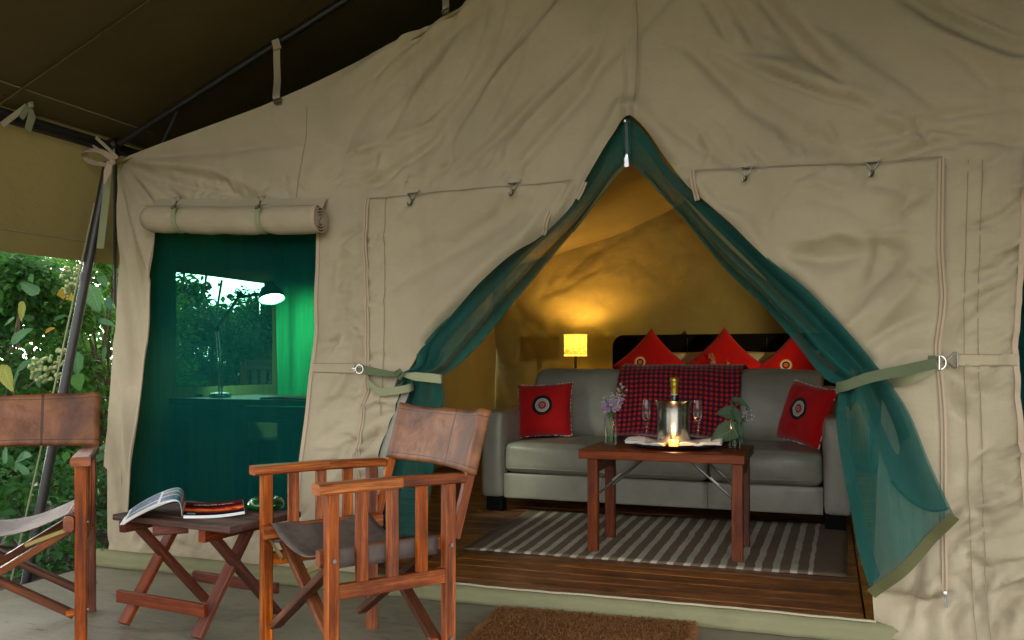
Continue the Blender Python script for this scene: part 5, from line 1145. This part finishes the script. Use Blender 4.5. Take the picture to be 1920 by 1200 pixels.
# vases with flowers
def vase(px, py, wpx, hpx, label):
    y = Yf + .24; c_ = Vector((P(px, py, y).x, y, CT + .002)); s = F / (y / (CA + (px - 960) / F * SA)); r_ = wpx / 2 / s; h = hpx / s
    r = thing('glass_vase', label, 'vase', c_, group='glass vases'); g = MB(); g.lathe([(0, 0), (r_ * .92, 0), (r_ * .95, .004), (r_, h), (r_ * .93, h), (r_ * .88, .012), (0, .010)], 28, c_); g.build('glass_body', M['glass'], r, True, angle=50)
    g = MB(); g.lathe([(0, .0105), (r_ * .87, .0125), (r_ * .9, h * .55), (0, h * .55)], 24, c_); g.build('water', glass('water', (.93, .97, .9)), r); return c_, r_, h
c1, r1, h1 = vase(1145, 836, 25, 52, 'clear glass vase of purple wildflowers at the left end of the coffee table')
c2, r2, h2 = vase(1378, 838, 25, 50, 'clear glass vase of broad leaves at the right end of the coffee table')
M['petal'] = leafmat('lilac_petal', (.30, .18, .42), (.50, .36, .62), (.75, .66, .8)); M['petal_w'] = leafmat('pale_petal', (.35, .36, .33), (.55, .52, .55), (.75, .7, .75)); M['stemgreen'] = simple('flower_stem', (.10, .17, .05), .5); M['leaf_vase'] = leafmat('sage_leaf', (.055, .095, .06), (.085, .14, .085), (.13, .19, .12), True)
def flower(g, p, r, up):
    up = up.normalized(); x = up.orthogonal().normalized(); y = up.cross(x)
    for k in range(5):
        a = k * 1.2566 + rl.uniform(-.2, .2); d = x * math.cos(a) + y * math.sin(a); s = up.cross(d); m = p + d * r * .6 + up * r * .25; e = p + d * r
        g.add([p, m + s * r * .38, e, m - s * r * .38], [(0, 1, 2, 3)])
def bouquet(name, label, c_, h, stems, mats, spread, top, nf, rr, slant=0):
    root = thing(name, label, 'flowers', c_ + Vector((0, 0, .012))); gs = MB(); gl = MB(); gp = MB(); gw = MB()
    for k in range(stems):
        a = rl.uniform(0, 6.28); q = rl.uniform(.2, 1) ** .6; tp = c_ + Vector((spread * q * math.cos(a) + slant, spread * .7 * q * math.sin(a), top * rl.uniform(.62, 1.0) * (1 - .18 * q))); b = c_ + Vector((-.012 * math.cos(a), -.012 * math.sin(a), .014)); rim = c_ + Vector((.010 * math.cos(a), .010 * math.sin(a), h))
        pts = [Vector(v) for v in smooth_poly([b, rim, rim.lerp(tp, .5) + Vector((0, 0, .01)), tp], 4)]; gs.tube(pts, .0014, 5)
        for f in range(nf):
            u = rl.uniform(.35, 1.0); p = rim.lerp(tp, u) + rdir(.8).normalized() * rl.uniform(.004, .018) * (1.3 - u * .5)
            (flower(gp if u < .72 else gw, p, rl.uniform(*rr) * (1.0 if u < .72 else .6), rdir(.6) + Vector((0, -1.0, .4))))
        for f in range(5):
            u = rl.uniform(-.1, .8); p = rim.lerp(tp, max(0, u)); leaf_add(gl, p, rdir(.6) + Vector((0, -.3, .4)), Vector((0, -.6, 1)), rl.uniform(.012, .028), .011, .2)
    gs.build('stems', M['stemgreen'], root)['kind'] = 'stuff'; gl.build('small_leaves', M['leaf_vase'], root, True, angle=None)['kind'] = 'stuff'
    gp.build('petals', M[mats[0]], root, False)['kind'] = 'stuff'; gw.build('buds', M[mats[1]], root, False)['kind'] = 'stuff'; return root
bouquet('wildflower_bunch', 'upright bunch of lilac and white wildflowers left of the bucket', c1, h1, 16, ('petal', 'petal_w'), .068, .345, 13, (.008, .0135), .012)
lb = bouquet('leafy_bunch', 'bunch of broad sage leaves with small lilac flowers right of the bucket', c2, h2, 5, ('petal', 'petal_w'), .05, .20, 5, (.007, .011), .045)
for (px, py, L_, dx, dz, kind) in ((1374, 806, .112, -.9, -.42, 'round'), (1376, 775, .080, -.95, .05, 'round'), (1375, 770, .072, .45, -.7, 'ovate'), (1376, 750, .080, .9, -.28, 'ovate'), (1384, 795, .07, .25, -.75, 'ovate'), (1384, 818, .045, .4, -.5, 'ovate'), (1375, 765, .04, -.2, .7, 'ovate')):
    p = P(px, py, c2.y - .015); big_leaf(kind, 'leaf_vase', lb, p, Vector((dx, -.45, dz)), Vector((.1, -.85, .5)) if kind == 'round' else Vector((.1, -.5, .8)), L_)

# sofa
SY = PZ(930, 958, ZF).y; sx0 = P(900, 900, SY).x; sx1 = P(1600, 900, SY).x; aw = P(943, 900, SY).x - sx0
so = thing('leather_sofa', 'grey three-seat leather sofa behind the coffee table', 'sofa', ((sx0 + sx1) / 2, SY + .4, ZF)); S_ = M['sofa']
az = P(905, 771, SY).z; sz_ = P(1000, 832, SY).z; zb = ZF + .075; sd = .86
for x in (sx0 + aw / 2, sx1 - aw / 2):
    g = MB(); g.softbox((x, SY + sd / 2, (az + zb) / 2), (aw, sd, az - zb), .035, 10, (.008, .008, .008)); g.build('arm', S_, so, True, angle=None)
n_ = 3; w_ = (sx1 - sx0 - 2 * aw) / n_; xi = sx0 + aw; ch_ = .175
for k in range(n_):
    x = xi + w_ * (k + .5)
    g = MB(); g.softbox((x, SY + .03 + .01, (zb + sz_ - ch_) / 2), (w_ - .001, .05, sz_ - ch_ - zb - .004), .005, 6, (0, .006, 0)); g.build('base_panel', S_, so, True, angle=None)
    zt = ZF + .80; g = MB(); Mr = Matrix.Rotation(R(-9), 3, 'X'); g.softbox((x, SY + .62, (sz_ + zt) / 2 - .01), (w_ - .004, .20, zt - sz_ + .04), .06, 12, (.0, .03, .012), M=Mr, wob=.004); g.build('back_cushion', S_, so, True, angle=None)
g = MB(); g.softbox(((sx0 + sx1) / 2, SY + .77, (zb + ZF + .72) / 2), (sx1 - sx0 - .04, .16, ZF + .72 - zb), .05, 8); g.build('back_frame', S_, so, True, angle=None)
g = MB(); g.beam((sx0 + .03, SY + .45, zb + .10), (sx1 - .03, SY + .45, zb + .10), .75, .18); g.build('inner_frame', M['black'], so, False)
for x in (sx0 + .085, sx1 - .085):
    for y in (SY + .05, SY + .78): g = MB(); g.beam((x, y, ZF), (x, y, zb + .01), .10, .07, up=(0, 1, 0)); g.build('foot', M['black'], so, False)
for (xa_, xb_) in ((xi, xi + 2 * w_), (xi + 2 * w_, xi + 3 * w_)):
    x = (xa_ + xb_) / 2; ww_ = xb_ - xa_; g = MB(); g.softbox((x, SY + .335, sz_ - ch_ / 2), (ww_ - .003, .66, ch_), .042, 16, (.0, .020, .018), wob=.0025); cu = g.build('seat_cushion', S_, so, True, angle=None)
    g = MB(); g.tube([(xa_ + .02, SY - .003, sz_ - ch_ + .032), (x, SY - .012, sz_ - ch_ + .030), (xb_ - .02, SY - .003, sz_ - ch_ + .032)], .0035, 6); g.build('piping', S_, cu)
# plaid throw over the middle of the back
t = NT('plaid_wool'); uv = t.n('ShaderNodeSeparateXYZ', {0: t.co('UV')}); per = .0297
def stripe(sock): return t.math('MULTIPLY_ADD', t.math('SINE', t.math('MULTIPLY', sock, 2 * math.pi / per)), 1.5, .5, clamp=True)
a_, b_ = stripe(uv.outputs[0]), stripe(uv.outputs[1]); nn = t.noise(t.co('UV'), 900, 2)
c = t.mix(a_, (.010, .006, .022), (.16, .008, .018)); c2_ = t.mix(a_, (.15, .006, .02), (.80, .018, .014)); c = t.mix(b_, c, c2_)
c = t.mix(t.math('MULTIPLY', t.math('MULTIPLY', t.math('SUBTRACT', 1.0, a_), t.math('SUBTRACT', 1.0, b_)), .6), c, (.012, .006, .06)); c = t.mix(t.math('MULTIPLY', nn, .35), c, (.02, .004, .006))
t.principled(c, .95, t.bump(nn, .3, .002), **{'Sheen Weight': .3}); M['plaid'] = t.m
tx0, tx1 = P(1164, 720, SY + .5).x, P(1392, 720, SY + .5).x
bt = ZF + .80
path = smooth_poly([(SY + .86, .55), (SY + .84, bt - .10), (SY + .80, bt + .005), (SY + .70, bt + .034), (SY + .60, bt + .030), (SY + .535, bt - .02), (SY + .495, bt - .12), (SY + .455, bt - .25), (SY + .44, sz_ + .07), (SY + .40, sz_ + .030), (SY + .30, sz_ + .030), (SY + .22, sz_ + .034)], 4)
pl = [0]; 
for k in range(1, len(path)): pl.append(pl[-1] + math.hypot(path[k][0] - path[k - 1][0], path[k][1] - path[k - 1][1]))
g = MB(); nu, nv = 60, 90; vs = []; uvv = []
for j in range(nv + 1):
    s = j / nv * pl[-1]; y = float(np.interp(s, pl, [q[0] for q in path])); z = float(np.interp(s, pl, [q[1] for q in path]))
    for i in range(nu + 1):
        u = i / nu; x = tx0 + (tx1 - tx0) * u + .012 * math.sin(j / nv * 7) - .04 * (j / nv) ** 2 * (1 - u) * (1 if j > 40 else .5); w = .006 * float(pnoise(u * 5, j / nv * 6)) + .006 * math.sin(u * 16 + j * .05) * (j / nv) ** 2
        vs.append((x, y - .008 - w, z + .004 + w)); uvv.append((x * 1.0 + .01 * math.sin(s * 6), s + .012 * math.sin(u * 5)))
fs = []; fu = []
for j in range(nv):
    for i in range(nu):
        q = (j * (nu + 1) + i, j * (nu + 1) + i + 1, (j + 1) * (nu + 1) + i + 1, (j + 1) * (nu + 1) + i); fs.append(q); fu.append([uvv[k] for k in q])
g.add(vs, fs, fu); th_ = g.build('plaid_throw', M['plaid'], None, True, angle=None); tag(th_, 'red and navy checked wool throw over the back of the grey sofa', 'throw'); m = th_.modifiers.new('thick', 'SOLIDIFY'); m.thickness = .006

# cushions
def emblem_mat(name, rings, cx=.5, cy=.5, base=(.54, .005, .007)):
    t = NT(name); uv = t.n('ShaderNodeMapping', {'Vector': t.co('UV'), 'Location': (-cx, -cy, 0)}).outputs[0]; ln = t.n('ShaderNodeVectorMath', {0: uv}, operation='LENGTH').outputs['Value']
    n = t.noise(t.co('Object'), 300, 2); big = t.noise(t.co('Object'), 9, 4); c = t.mix(t.math('MULTIPLY', big, .5), base, [q * .6 for q in base]); c = t.mix(t.math('MULTIPLY', n, .25), c, [q * .5 for q in base])
    for (r, cl) in rings: c = t.mix(t.math('LESS_THAN', ln, r), c, cl)
    t.principled(c, .9, t.bump(n, .25, .002), **{'Sheen Weight': .2, 'Specular IOR Level': .2}); return t.m
M['cush_big'] = emblem_mat('red_cushion_target', [(.185, (.01, .01, .012)), (.128, (.52, .47, .42)), (.105, (.33, .3, .27)), (.088, (.50, .46, .42)), (.075, (.42, .015, .02)), (.038, (.3, .25, .2)), (.014, (.3, .03, .03))], .5, .55)
M['cush_small'] = emblem_mat('red_cushion_rings', [(.105, (.65, .25, .05)), (.090, (.7, .6, .5)), (.065, (.02, .012, .012)), (.040, (.72, .12, .04))], .36, .42)
M['cush_plain'] = emblem_mat('red_cushion_plain', [(.0, (.4, 0, 0))])
M['bead'] = simple('white_beads', (.75, .73, .7), .3)
def cushion(name, label, c_, w, h, T, Mx, mat, cat='cushion', group=None, beads=False, corner=.06, parts='cover'):
    root = thing(name, label, cat, c_, group=group); g = MB()
    def f(sgn):
        def q(u, v):
            a, b = 2 * u - 1, 2 * v - 1
            x = a * w / 2 * (1 - corner * (1 - b * b) * abs(a) ** 3); z = b * h / 2 * (1 - corner * (1 - a * a) * abs(b) ** 3); th = T / 2 * ((1 - a ** 4) * (1 - b ** 4)) ** .55 * (1 + .08 * float(pnoise(u * 4 + w * 50, v * 4)))
            e = .004 * float(pnoise(u * 9 + 4, v * 9)); return Vector(c_) + Mx @ Vector((x, sgn * (th + e * (1 - abs(a)) * (1 - abs(b)) * 3), z))
        return q
    g.grid(f(-1), 26, 26); g2 = MB(); g2.grid(lambda u, v: f(1)(1 - u, v), 26, 26); cv = len(g.v)
    g.add(g2.v, g2.f, [[(0, 0)] * 4 for _ in g2.f]); o = g.build(parts, M[mat], root, True, angle=None)
    if beads:
        g = MB(); q = f(-1)
        for k in range(150):
            if rl.random() < .45: continue
            s = k / 150 * 4; e = int(s); u = s - e; uv_ = ((u, 0), (1, u), (1 - u, 1), (0, 1 - u))[e]; p = q(*uv_); g.sphere(p, .0042, 6, 4)
        g.build('bead_trim', M['bead'], root)['kind'] = 'stuff'
    return root
def rot(rx=0, ry=0, rz=0): return (Matrix.Rotation(R(rz), 3, 'Z') @ Matrix.Rotation(R(rx), 3, 'X') @ Matrix.Rotation(R(ry), 3, 'Y'))
yq = SY + .36
cq = P(1021, 769, yq); cushion('red_cushion', 'square red cushion with a black and white target at the left end of the sofa', cq, .345, .335, .13, rot(-16, -3, 4), 'cush_big', group='red scatter cushions', beads=True)
cq = P(1512, 777, yq + .02); cushion('red_cushion', 'red target cushion leaning on the right arm of the sofa', cq, .36, .345, .13, rot(-16, 8, -48), 'cush_big', group='red scatter cushions', beads=True)

# bed, headboard, pillows, bedside lamps
YH = 7.62; hbx0 = P(1150, 640, YH).x; hbx1 = 2 * -.80 - hbx0; hz = P(1300, 627, YH).z; bm = (hbx0 + hbx1) / 2
bed = thing('double_bed', 'double bed with black padded headboard behind the sofa', 'bed', (bm, 6.7, ZF))
def hb_outline():
    r = .10; pts = [(hbx0, ZF)]
    for k in range(9): a = R(180 - k * 11.25); pts.append((hbx0 + r + r * math.cos(a), hz - r + r * math.sin(a)))
    for k in range(9): a = R(90 - k * 11.25); pts.append((hbx1 - r + r * math.cos(a), hz - r + r * math.sin(a)))
    return pts + [(hbx1, ZF)]
ol = hb_outline(); n = len(ol); g = MB(); g.add([(x, YH - .03, z) for x, z in ol] + [(x, YH + .04, z) for x, z in ol], [tuple(range(n))[::-1], tuple(range(n, 2 * n))] + [(i, (i + 1) % n, n + (i + 1) % n, n + i) for i in range(n)]); g.build('headboard', M['black'], bed, False)
for k in range(1, 6):
    x = hbx0 + (hbx1 - hbx0) * k / 6; g = MB(); g.beam((x, YH - .032, .62), (x, YH - .032, hz - .03), .006, .004, up=(0, 1, 0), ch=.001); g.build('headboard_seam', M['darkmetal'], bed, False)
M['sheet'] = canvas('cream_bedding', (.55, .47, .32), stain=.1); M['tan'] = canvas('tan_bedding', (.36, .25, .12), stain=.1)
g = MB(); g.beam((bm, SY + .98, ZF + .17), (bm, YH - .04, ZF + .17), hbx1 - hbx0 - .06, .22); g.build('base', M['black'], bed, False)
g = MB(); g.softbox((bm, (SY + .98 + YH) / 2 - .02, ZF + .40), (hbx1 - hbx0 - .02, YH - SY - 1.04, .25), .06, 8, (.0, .0, .02)); g.build('mattress', M['sheet'], bed, True, angle=None)
for k, (px, mt) in enumerate(((1262, 'sheet'), (1300, 'tan'), (1424, 'sheet'), (1462, 'tan'))):
    c_ = P(px, 705, YH - .14 + (.05 if k % 2 else 0)); c_.z = .80
    cushion('bed_pillow', ('cream bed pillow against the black headboard behind the left red cushions', 'tan bed pillow beside the cream one, left of the middle red cushion', 'cream bed pillow behind the gap before the right red cushion', 'tan bed pillow behind the right red cushion')[k], c_, .62, .44, .15, rot(-14, 0, 0), mt, 'pillow', 'bed pillows', parts='pillowcase')
for k, (px, py, mt, lab) in enumerate(((1219, 686, 'cush_small', 'red cushion on its point with a small ring emblem, leftmost on the bed'), (1357, 686, 'cush_plain', 'red cushion on its point in the middle of the bed, behind the dried flowers'), (1492, 692, 'cush_small', 'red cushion on its point half hidden by the right curtain'))):
    c_ = P(px, py, YH - .30); cushion('red_cushion', lab, c_, .46, .46, .15, rot(-10, 45, 0), mt, group='red scatter cushions', corner=.10)
M['cush_small'].node_tree
fb_ = P(1353, 688, YH - .42); dfb = fb_.copy(); dfb.z = .60
M['dryp'] = leafmat('dried_petal', (.45, .16, .05), (.55, .42, .25), (.75, .65, .5))
dr = bouquet('dried_flowers', 'small bunch of pale dried flowers in front of the middle red cushion', dfb, .15, 16, ('petal_w', 'dryp'), .13, fb_.z + .19 - .60, 22, (.008, .014))
t = NT('lamp_shade'); wv = t.noise(t.n('ShaderNodeMapping', {'Vector': t.co('Object'), 'Scale': (160, 160, 30)}).outputs[0], 1, 3); wv2 = t.noise(t.n('ShaderNodeMapping', {'Vector': t.co('Object'), 'Scale': (30, 30, 160)}).outputs[0], 1, 3); wm = t.math('MULTIPLY', wv, wv2)
cs = t.ramp(wm, [(.14, (.4, .32, .05)), (.28, (.85, 1, .34))]); dd = t.n('ShaderNodeBsdfDiffuse'); tl = t.n('ShaderNodeBsdfTranslucent'); t.link(cs, dd.inputs[0]); t.link(cs, tl.inputs[0])
em = t.n('ShaderNodeEmission', {'Strength': .03}); ce = t.ramp(wm, [(.13, (.25, .10, .005)), (.20, (.75, .42, .02)), (.30, (1, .80, .10))]); t.link(ce, em.inputs[0])
mx_ = t.n('ShaderNodeMixShader', {0: .042, 1: dd.outputs[0], 2: tl.outputs[0]}); ad = t.n('ShaderNodeAddShader', {0: mx_.outputs[0], 1: em.outputs[0]}); t.link(ad.outputs[0], t.out.inputs[0]); M['shade'] = t.m
t = NT('shade_trim'); t.principled((.6, .3, .05), .8, None, **{'Emission Color': (1, .45, .05), 'Emission Strength': .25}); M['trim'] = t.m
def bedlamp(x, label, e):
    y = YH - .08; zt, zbm = P(1079, 628, y).z, P(1079, 667, y).z; c_ = Vector((x, y, ZF + .50)); r = thing('bedside_lamp', label, 'lamp', c_, group='bedside lamps'); rr = .102
    g = MB(); g.lathe([(rr, zbm + .005), (rr * 1.0, zt - .003)], 40, (x, y, 0)); g.f = [f for f in g.f if len(f) == 4]; g.uv = g.uv[:len(g.f)]; g.build('lamp_shade', M['shade'], r)
    for z in (zbm, zt):
        g = MB(); g.tube([(x + rr * math.cos(a), y + rr * math.sin(a), z) for a in [2 * math.pi * k / 40 for k in range(40)]], .004, 6, True); g.build('shade_ring', M['trim'], r)
    g = MB(); g.lathe([(.06, .0), (.06, .012), (.015, .025), (.012, zbm - c_.z + .02), (.018, zbm - c_.z + .03), (.018, zbm - c_.z + .06), (0, zbm - c_.z + .06)], 20, c_); g.build('stand', M['black'], r)
    g = MB(); g.sphere((x, y, zbm + .095), .024, 12, 8); g.build('bulb', emit('warm_bulb', (1, .62, .22), 4), r)
    L = bpy.data.lights.new('lamp_light', 'POINT'); L.energy = e; L.color = (1, .52, .15); L.shadow_soft_size = .03; o = bpy.data.objects.new('lamp_light', L); col.objects.link(o); o.location = (x, y, zbm + .13)
    nt_ = thing('nightstand', label.replace('lit yellow drum lamp', 'small dark nightstand under the drum lamp'), 'nightstand', (x, y, ZF), group='nightstands'); g = MB(); g.beam((x - .2, y, c_.z - .012), (x + .2, y, c_.z - .012), .36, .02); g.build('top', M['sidewood'], nt_, False)
    for sx in (-.17, .17):
        for sy in (-.14, .14): g = MB(); g.beam((x + sx, y + sy, ZF), (x + sx, y + sy, c_.z - .022), .03, .03, up=(0, 1, 0)); g.build('leg', M['sidewood'], nt_, False)
bedlamp(P(1079, 650, YH - .08).x, 'lit yellow drum lamp to the left of the headboard', 2.7)
bedlamp(2 * bm - P(1079, 650, YH - .08).x, 'lit yellow drum lamp to the right of the headboard', 2.7)
# reading lamp in the right part of the tent (its light throws the shadows on the back wall)
fx, fy = .95, 5.35; flp = thing('floor_lamp', 'standing reading lamp in the right part of the tent behind the right curtain', 'lamp', (fx, fy, ZF))
hd = Vector((fx, fy, ZF + 1.16)); tgt = Vector((-2.3, YB, 1.02)); fdv = (tgt - hd).normalized(); Rm = Vector((0, 0, -1)).rotation_difference(fdv).to_matrix()
g = MB(); g.lathe([(.13, 0), (.13, .02), (.012, .03), (.012, 1.20), (0, 1.20)], 20, (fx + .12, fy - .08, ZF)); g.tube([(fx + .12, fy - .08, ZF + 1.19), (fx + .07, fy - .05, ZF + 1.18)], .01, 8); g.build('stand', M['black'], flp)
g = MB(); g.lathe([(.075, -.03), (.070, .02), (.045, .07), (.03, .09), (0, .095)], 24); g.v = [tuple(hd + Rm @ Vector(v)) for v in g.v]; g.f = [f for f in g.f if len(f) == 4]; g.uv = g.uv[:len(g.f)]; g.build('lamp_shade', M['black'], flp)
g = MB(); g.sphere((0, 0, .02), .03, 12, 8); g.v = [tuple(hd + Rm @ Vector(v)) for v in g.v]; g.build('bulb', emit('reading_bulb', (1, .75, .42), 10), flp)
L = bpy.data.lights.new('reading_lamp_light', 'SPOT'); L.energy = 11; L.color = (1, .80, .40); L.shadow_soft_size = .03; L.spot_size = R(50); L.spot_blend = .5; o = bpy.data.objects.new('reading_lamp_light', L); col.objects.link(o); o.location = hd + fdv * .04; o.rotation_euler = Vector((0, 0, -1)).rotation_difference(fdv).to_euler()

# desk behind the net window, desk lamp, papers, chair
dY0, dY1 = 3.42, 3.98; dz = P(290, 746, dY0).z; dx0 = P(290, 750, dY0).x; dx1 = -2.02
dk = thing('writing_desk', 'wooden writing desk behind the green net window', 'desk', ((dx0 + dx1) / 2, 3.7, ZF))
for k in range(4): g = MB(); y = dY0 + (dY1 - dY0) / 4 * (k + .5); g.beam((dx0, y, dz - .014), (dx1, y, dz - .014), (dY1 - dY0) / 4 - .002, .028); g.build('plank', M['deskwood'], dk, False)
for x in (dx0 + .12, dx1 - .06):
    for y in (dY0 + .05, dY1 - .05): g = MB(); g.beam((x, y, ZF), (x, y, dz - .028), .05, .05, up=(0, 1, 0)); g.build('leg', M['deskwood'], dk, False)
g = MB(); g.beam((dx0 + .10, dY0 + .03, dz - .07), (dx1 - .04, dY0 + .03, dz - .07), .02, .075); g.build('apron', M['deskwood'], dk, False)
dl = thing('desk_lamp', 'lit jointed desk lamp glowing behind the green net window', 'desk lamp', P(413, 742, 3.62)); ly_ = 3.60
Q = lambda px, py, dy=0: P(px, py, ly_ + dy)
b0 = Q(413, 741); b0.z = dz
g = MB(); g.lathe([(0, 0), (.052, 0), (.054, .010), (.050, .020), (.014, .026), (0, .026)], 26, b0); g.build('base', M['metal'], dl)
g = MB(); top1 = Q(406, 620); 
for dxx in (-.006, .010): g.tube([b0 + Vector((dxx, 0, .02)), Q(405, 618) + Vector((dxx, 0, 0))], .005, 6)
g.build('lower_arm', M['metal'], dl)
g = MB(); g.tube([b0 + Vector((.016, -.006, .045)), b0 + Vector((.012, -.006, .16))], .006, 8); g.build('spring', M['dullmetal'], dl)
g = MB()
for dxx in (-.005, .007): g.tube([Q(407, 616) + Vector((dxx, 0, 0)), Q(448, 556) + Vector((dxx, 0, 0))], .005, 6)
g.build('upper_arm', M['metal'], dl)
g = MB(); g.softbox(Q(407, 616), (.03, .02, .03), .008, 4); g.softbox(Q(449, 553), (.03, .02, .035), .008, 4); g.tube([Q(441, 545), Q(444, 541), Q(452, 546), Q(458, 556)], .004, 6); g.build('joint', M['darkmetal'], dl)
g = MB(); g.tube([Q(452, 556), Q(466, 555), Q(482, 551)], .008, 8); g.build('neck', M['darkmetal'], dl)
# shade: a cone tipped towards the window
sc_ = Q(509, 557); ax = (Vector((.34, -.22, -1))).normalized(); Rm = Vector((0, 0, -1)).rotation_difference(ax).to_matrix()
g = MB(); pr = [(.062, -.012), (.060, .012), (.050, .034), (.034, .052), (.026, .058), (.024, .078), (.0, .082)]; g.lathe(pr, 28); g.v = [tuple(sc_ + Rm @ Vector(v)) for v in g.v]; g.f = [f for f in g.f if len(f) == 4]; g.uv = g.uv[:len(g.f)]; M['lampdark'] = simple('dark_lamp_shade', (.03, .05, .045), .4); g.build('lamp_shade', M['lampdark'], dl)
g = MB(); g.lathe([(.0, -.012), (.057, -.008), (.058, .0), (0, .004)], 24); g.v = [tuple(sc_ + Rm @ Vector(v)) for v in g.v]; g.build('bulb', emit('desk_bulb', (1, 1, .86), 10), dl)
g = MB(); c0 = Q(487, 568); g.tube([c0, c0 + Vector((0, 0, -.05))], .001, 4); g.sphere(c0 + Vector((0, 0, -.054)), .004, 6, 4); g.build('pull_chain', M['metal'], dl)
L = bpy.data.lights.new('desk_lamp_light', 'SPOT'); ax2 = Vector((-.22, .80, -.55)).normalized(); L.energy = 13; L.color = (.85, 1, .75); L.spot_size = R(112); L.spot_blend = .6; L.shadow_soft_size = .05; o = bpy.data.objects.new('desk_lamp_light', L); col.objects.link(o); o.location = sc_ + ax * .03; o.rotation_euler = Vector((0, 0, -1)).rotation_difference(ax2).to_euler()
pa_ = Q(540, 742, -.06); g = MB(); g.grid(lambda u, v: Vector((pa_.x - .10 + u * .34, pa_.y - .08 + v * .24, dz + .006 + .018 * (u - .3) ** 2 + .006 * math.sin(u * 5))), 12, 8); bkf = g.build('open_folder', M['tan'], None); tag(bkf, 'open folder of papers lying on the desk beneath the lamp', 'folder'); m = bkf.modifiers.new('thick', 'SOLIDIFY'); m.thickness = .008
pn = PZ(0, 700, .5); g = MB(); pb_ = Q(376, 742, .05); g.beam((pb_.x - .05, pb_.y, dz + .006), (pb_.x + .03, pb_.y - .03, dz + .006), .02, .01); tag(g.build('pen_case', M['black'], None, False), 'small dark pen case on the desk left of the lamp base', 'pen case')
dc = thing('desk_chair', 'slat-backed wooden chair pushed up to the desk behind the net', 'chair', (P(465, 800, 4.25).x, 4.25, ZF)); cxx, cyy = dc.location.x, 4.25
for sx in (-.2, .2):
    g = MB(); g.beam((cxx + sx, cyy + .2, ZF), (cxx + sx, cyy + .24, .92), .035, .035, up=(1, 0, 0)); g.build('back_post', M['deskwood'], dc, False)
    g = MB(); g.beam((cxx + sx, cyy - .2, ZF), (cxx + sx, cyy - .2, .46), .035, .035, up=(0, 1, 0)); g.build('leg', M['deskwood'], dc, False)
for k in range(5): x = cxx - .13 + k * .065; g = MB(); g.beam((x, cyy + .225, .52), (x, cyy + .245, .88), .035, .014, up=(0, 1, 0)); g.build('slat', M['deskwood'], dc, False)
g = MB(); g.beam((cxx - .2, cyy + .245, .9), (cxx + .2, cyy + .245, .9), .02, .06); g.build('top_rail', M['deskwood'], dc, False)
g = MB(); g.softbox((cxx, cyy, .47), (.44, .44, .035), .012, 4); g.build('seat', M['deskwood'], dc)

# cloth panel added beyond the desk, its green standing in for lamp glow
dvx0, dvx1, dvy = -2.83, -2.20, 4.06
g = MB(); g.grid(lambda u, v: (dvx0 + (dvx1 - dvx0) * u, dvy + .03 * math.sin(u * 19 + .5 * math.sin(v * 5)) * (.5 + .5 * (1 - v)) + .02 * float(pnoise(u * 4, v * 3)), ZF + .02 + v * 1.62), 60, 40)
dv = thing('glow_panel', 'added cloth panel whose green colour carries the desk lamp glow behind the net window', 'curtain', (dvx0, dvy, ZF)); M['glowcloth'] = canvas('glow_green_cloth', (.035, .30, .13), stain=.1); g.build('cloth', M['glowcloth'], dv, True, angle=None)
g = MB(); g.tube([(dvx0 + .01, dvy, ZF + 1.65), (dvx1, dvy, ZF + 1.65)], .012, 8); g.build('rail', M['darkmetal'], dv)
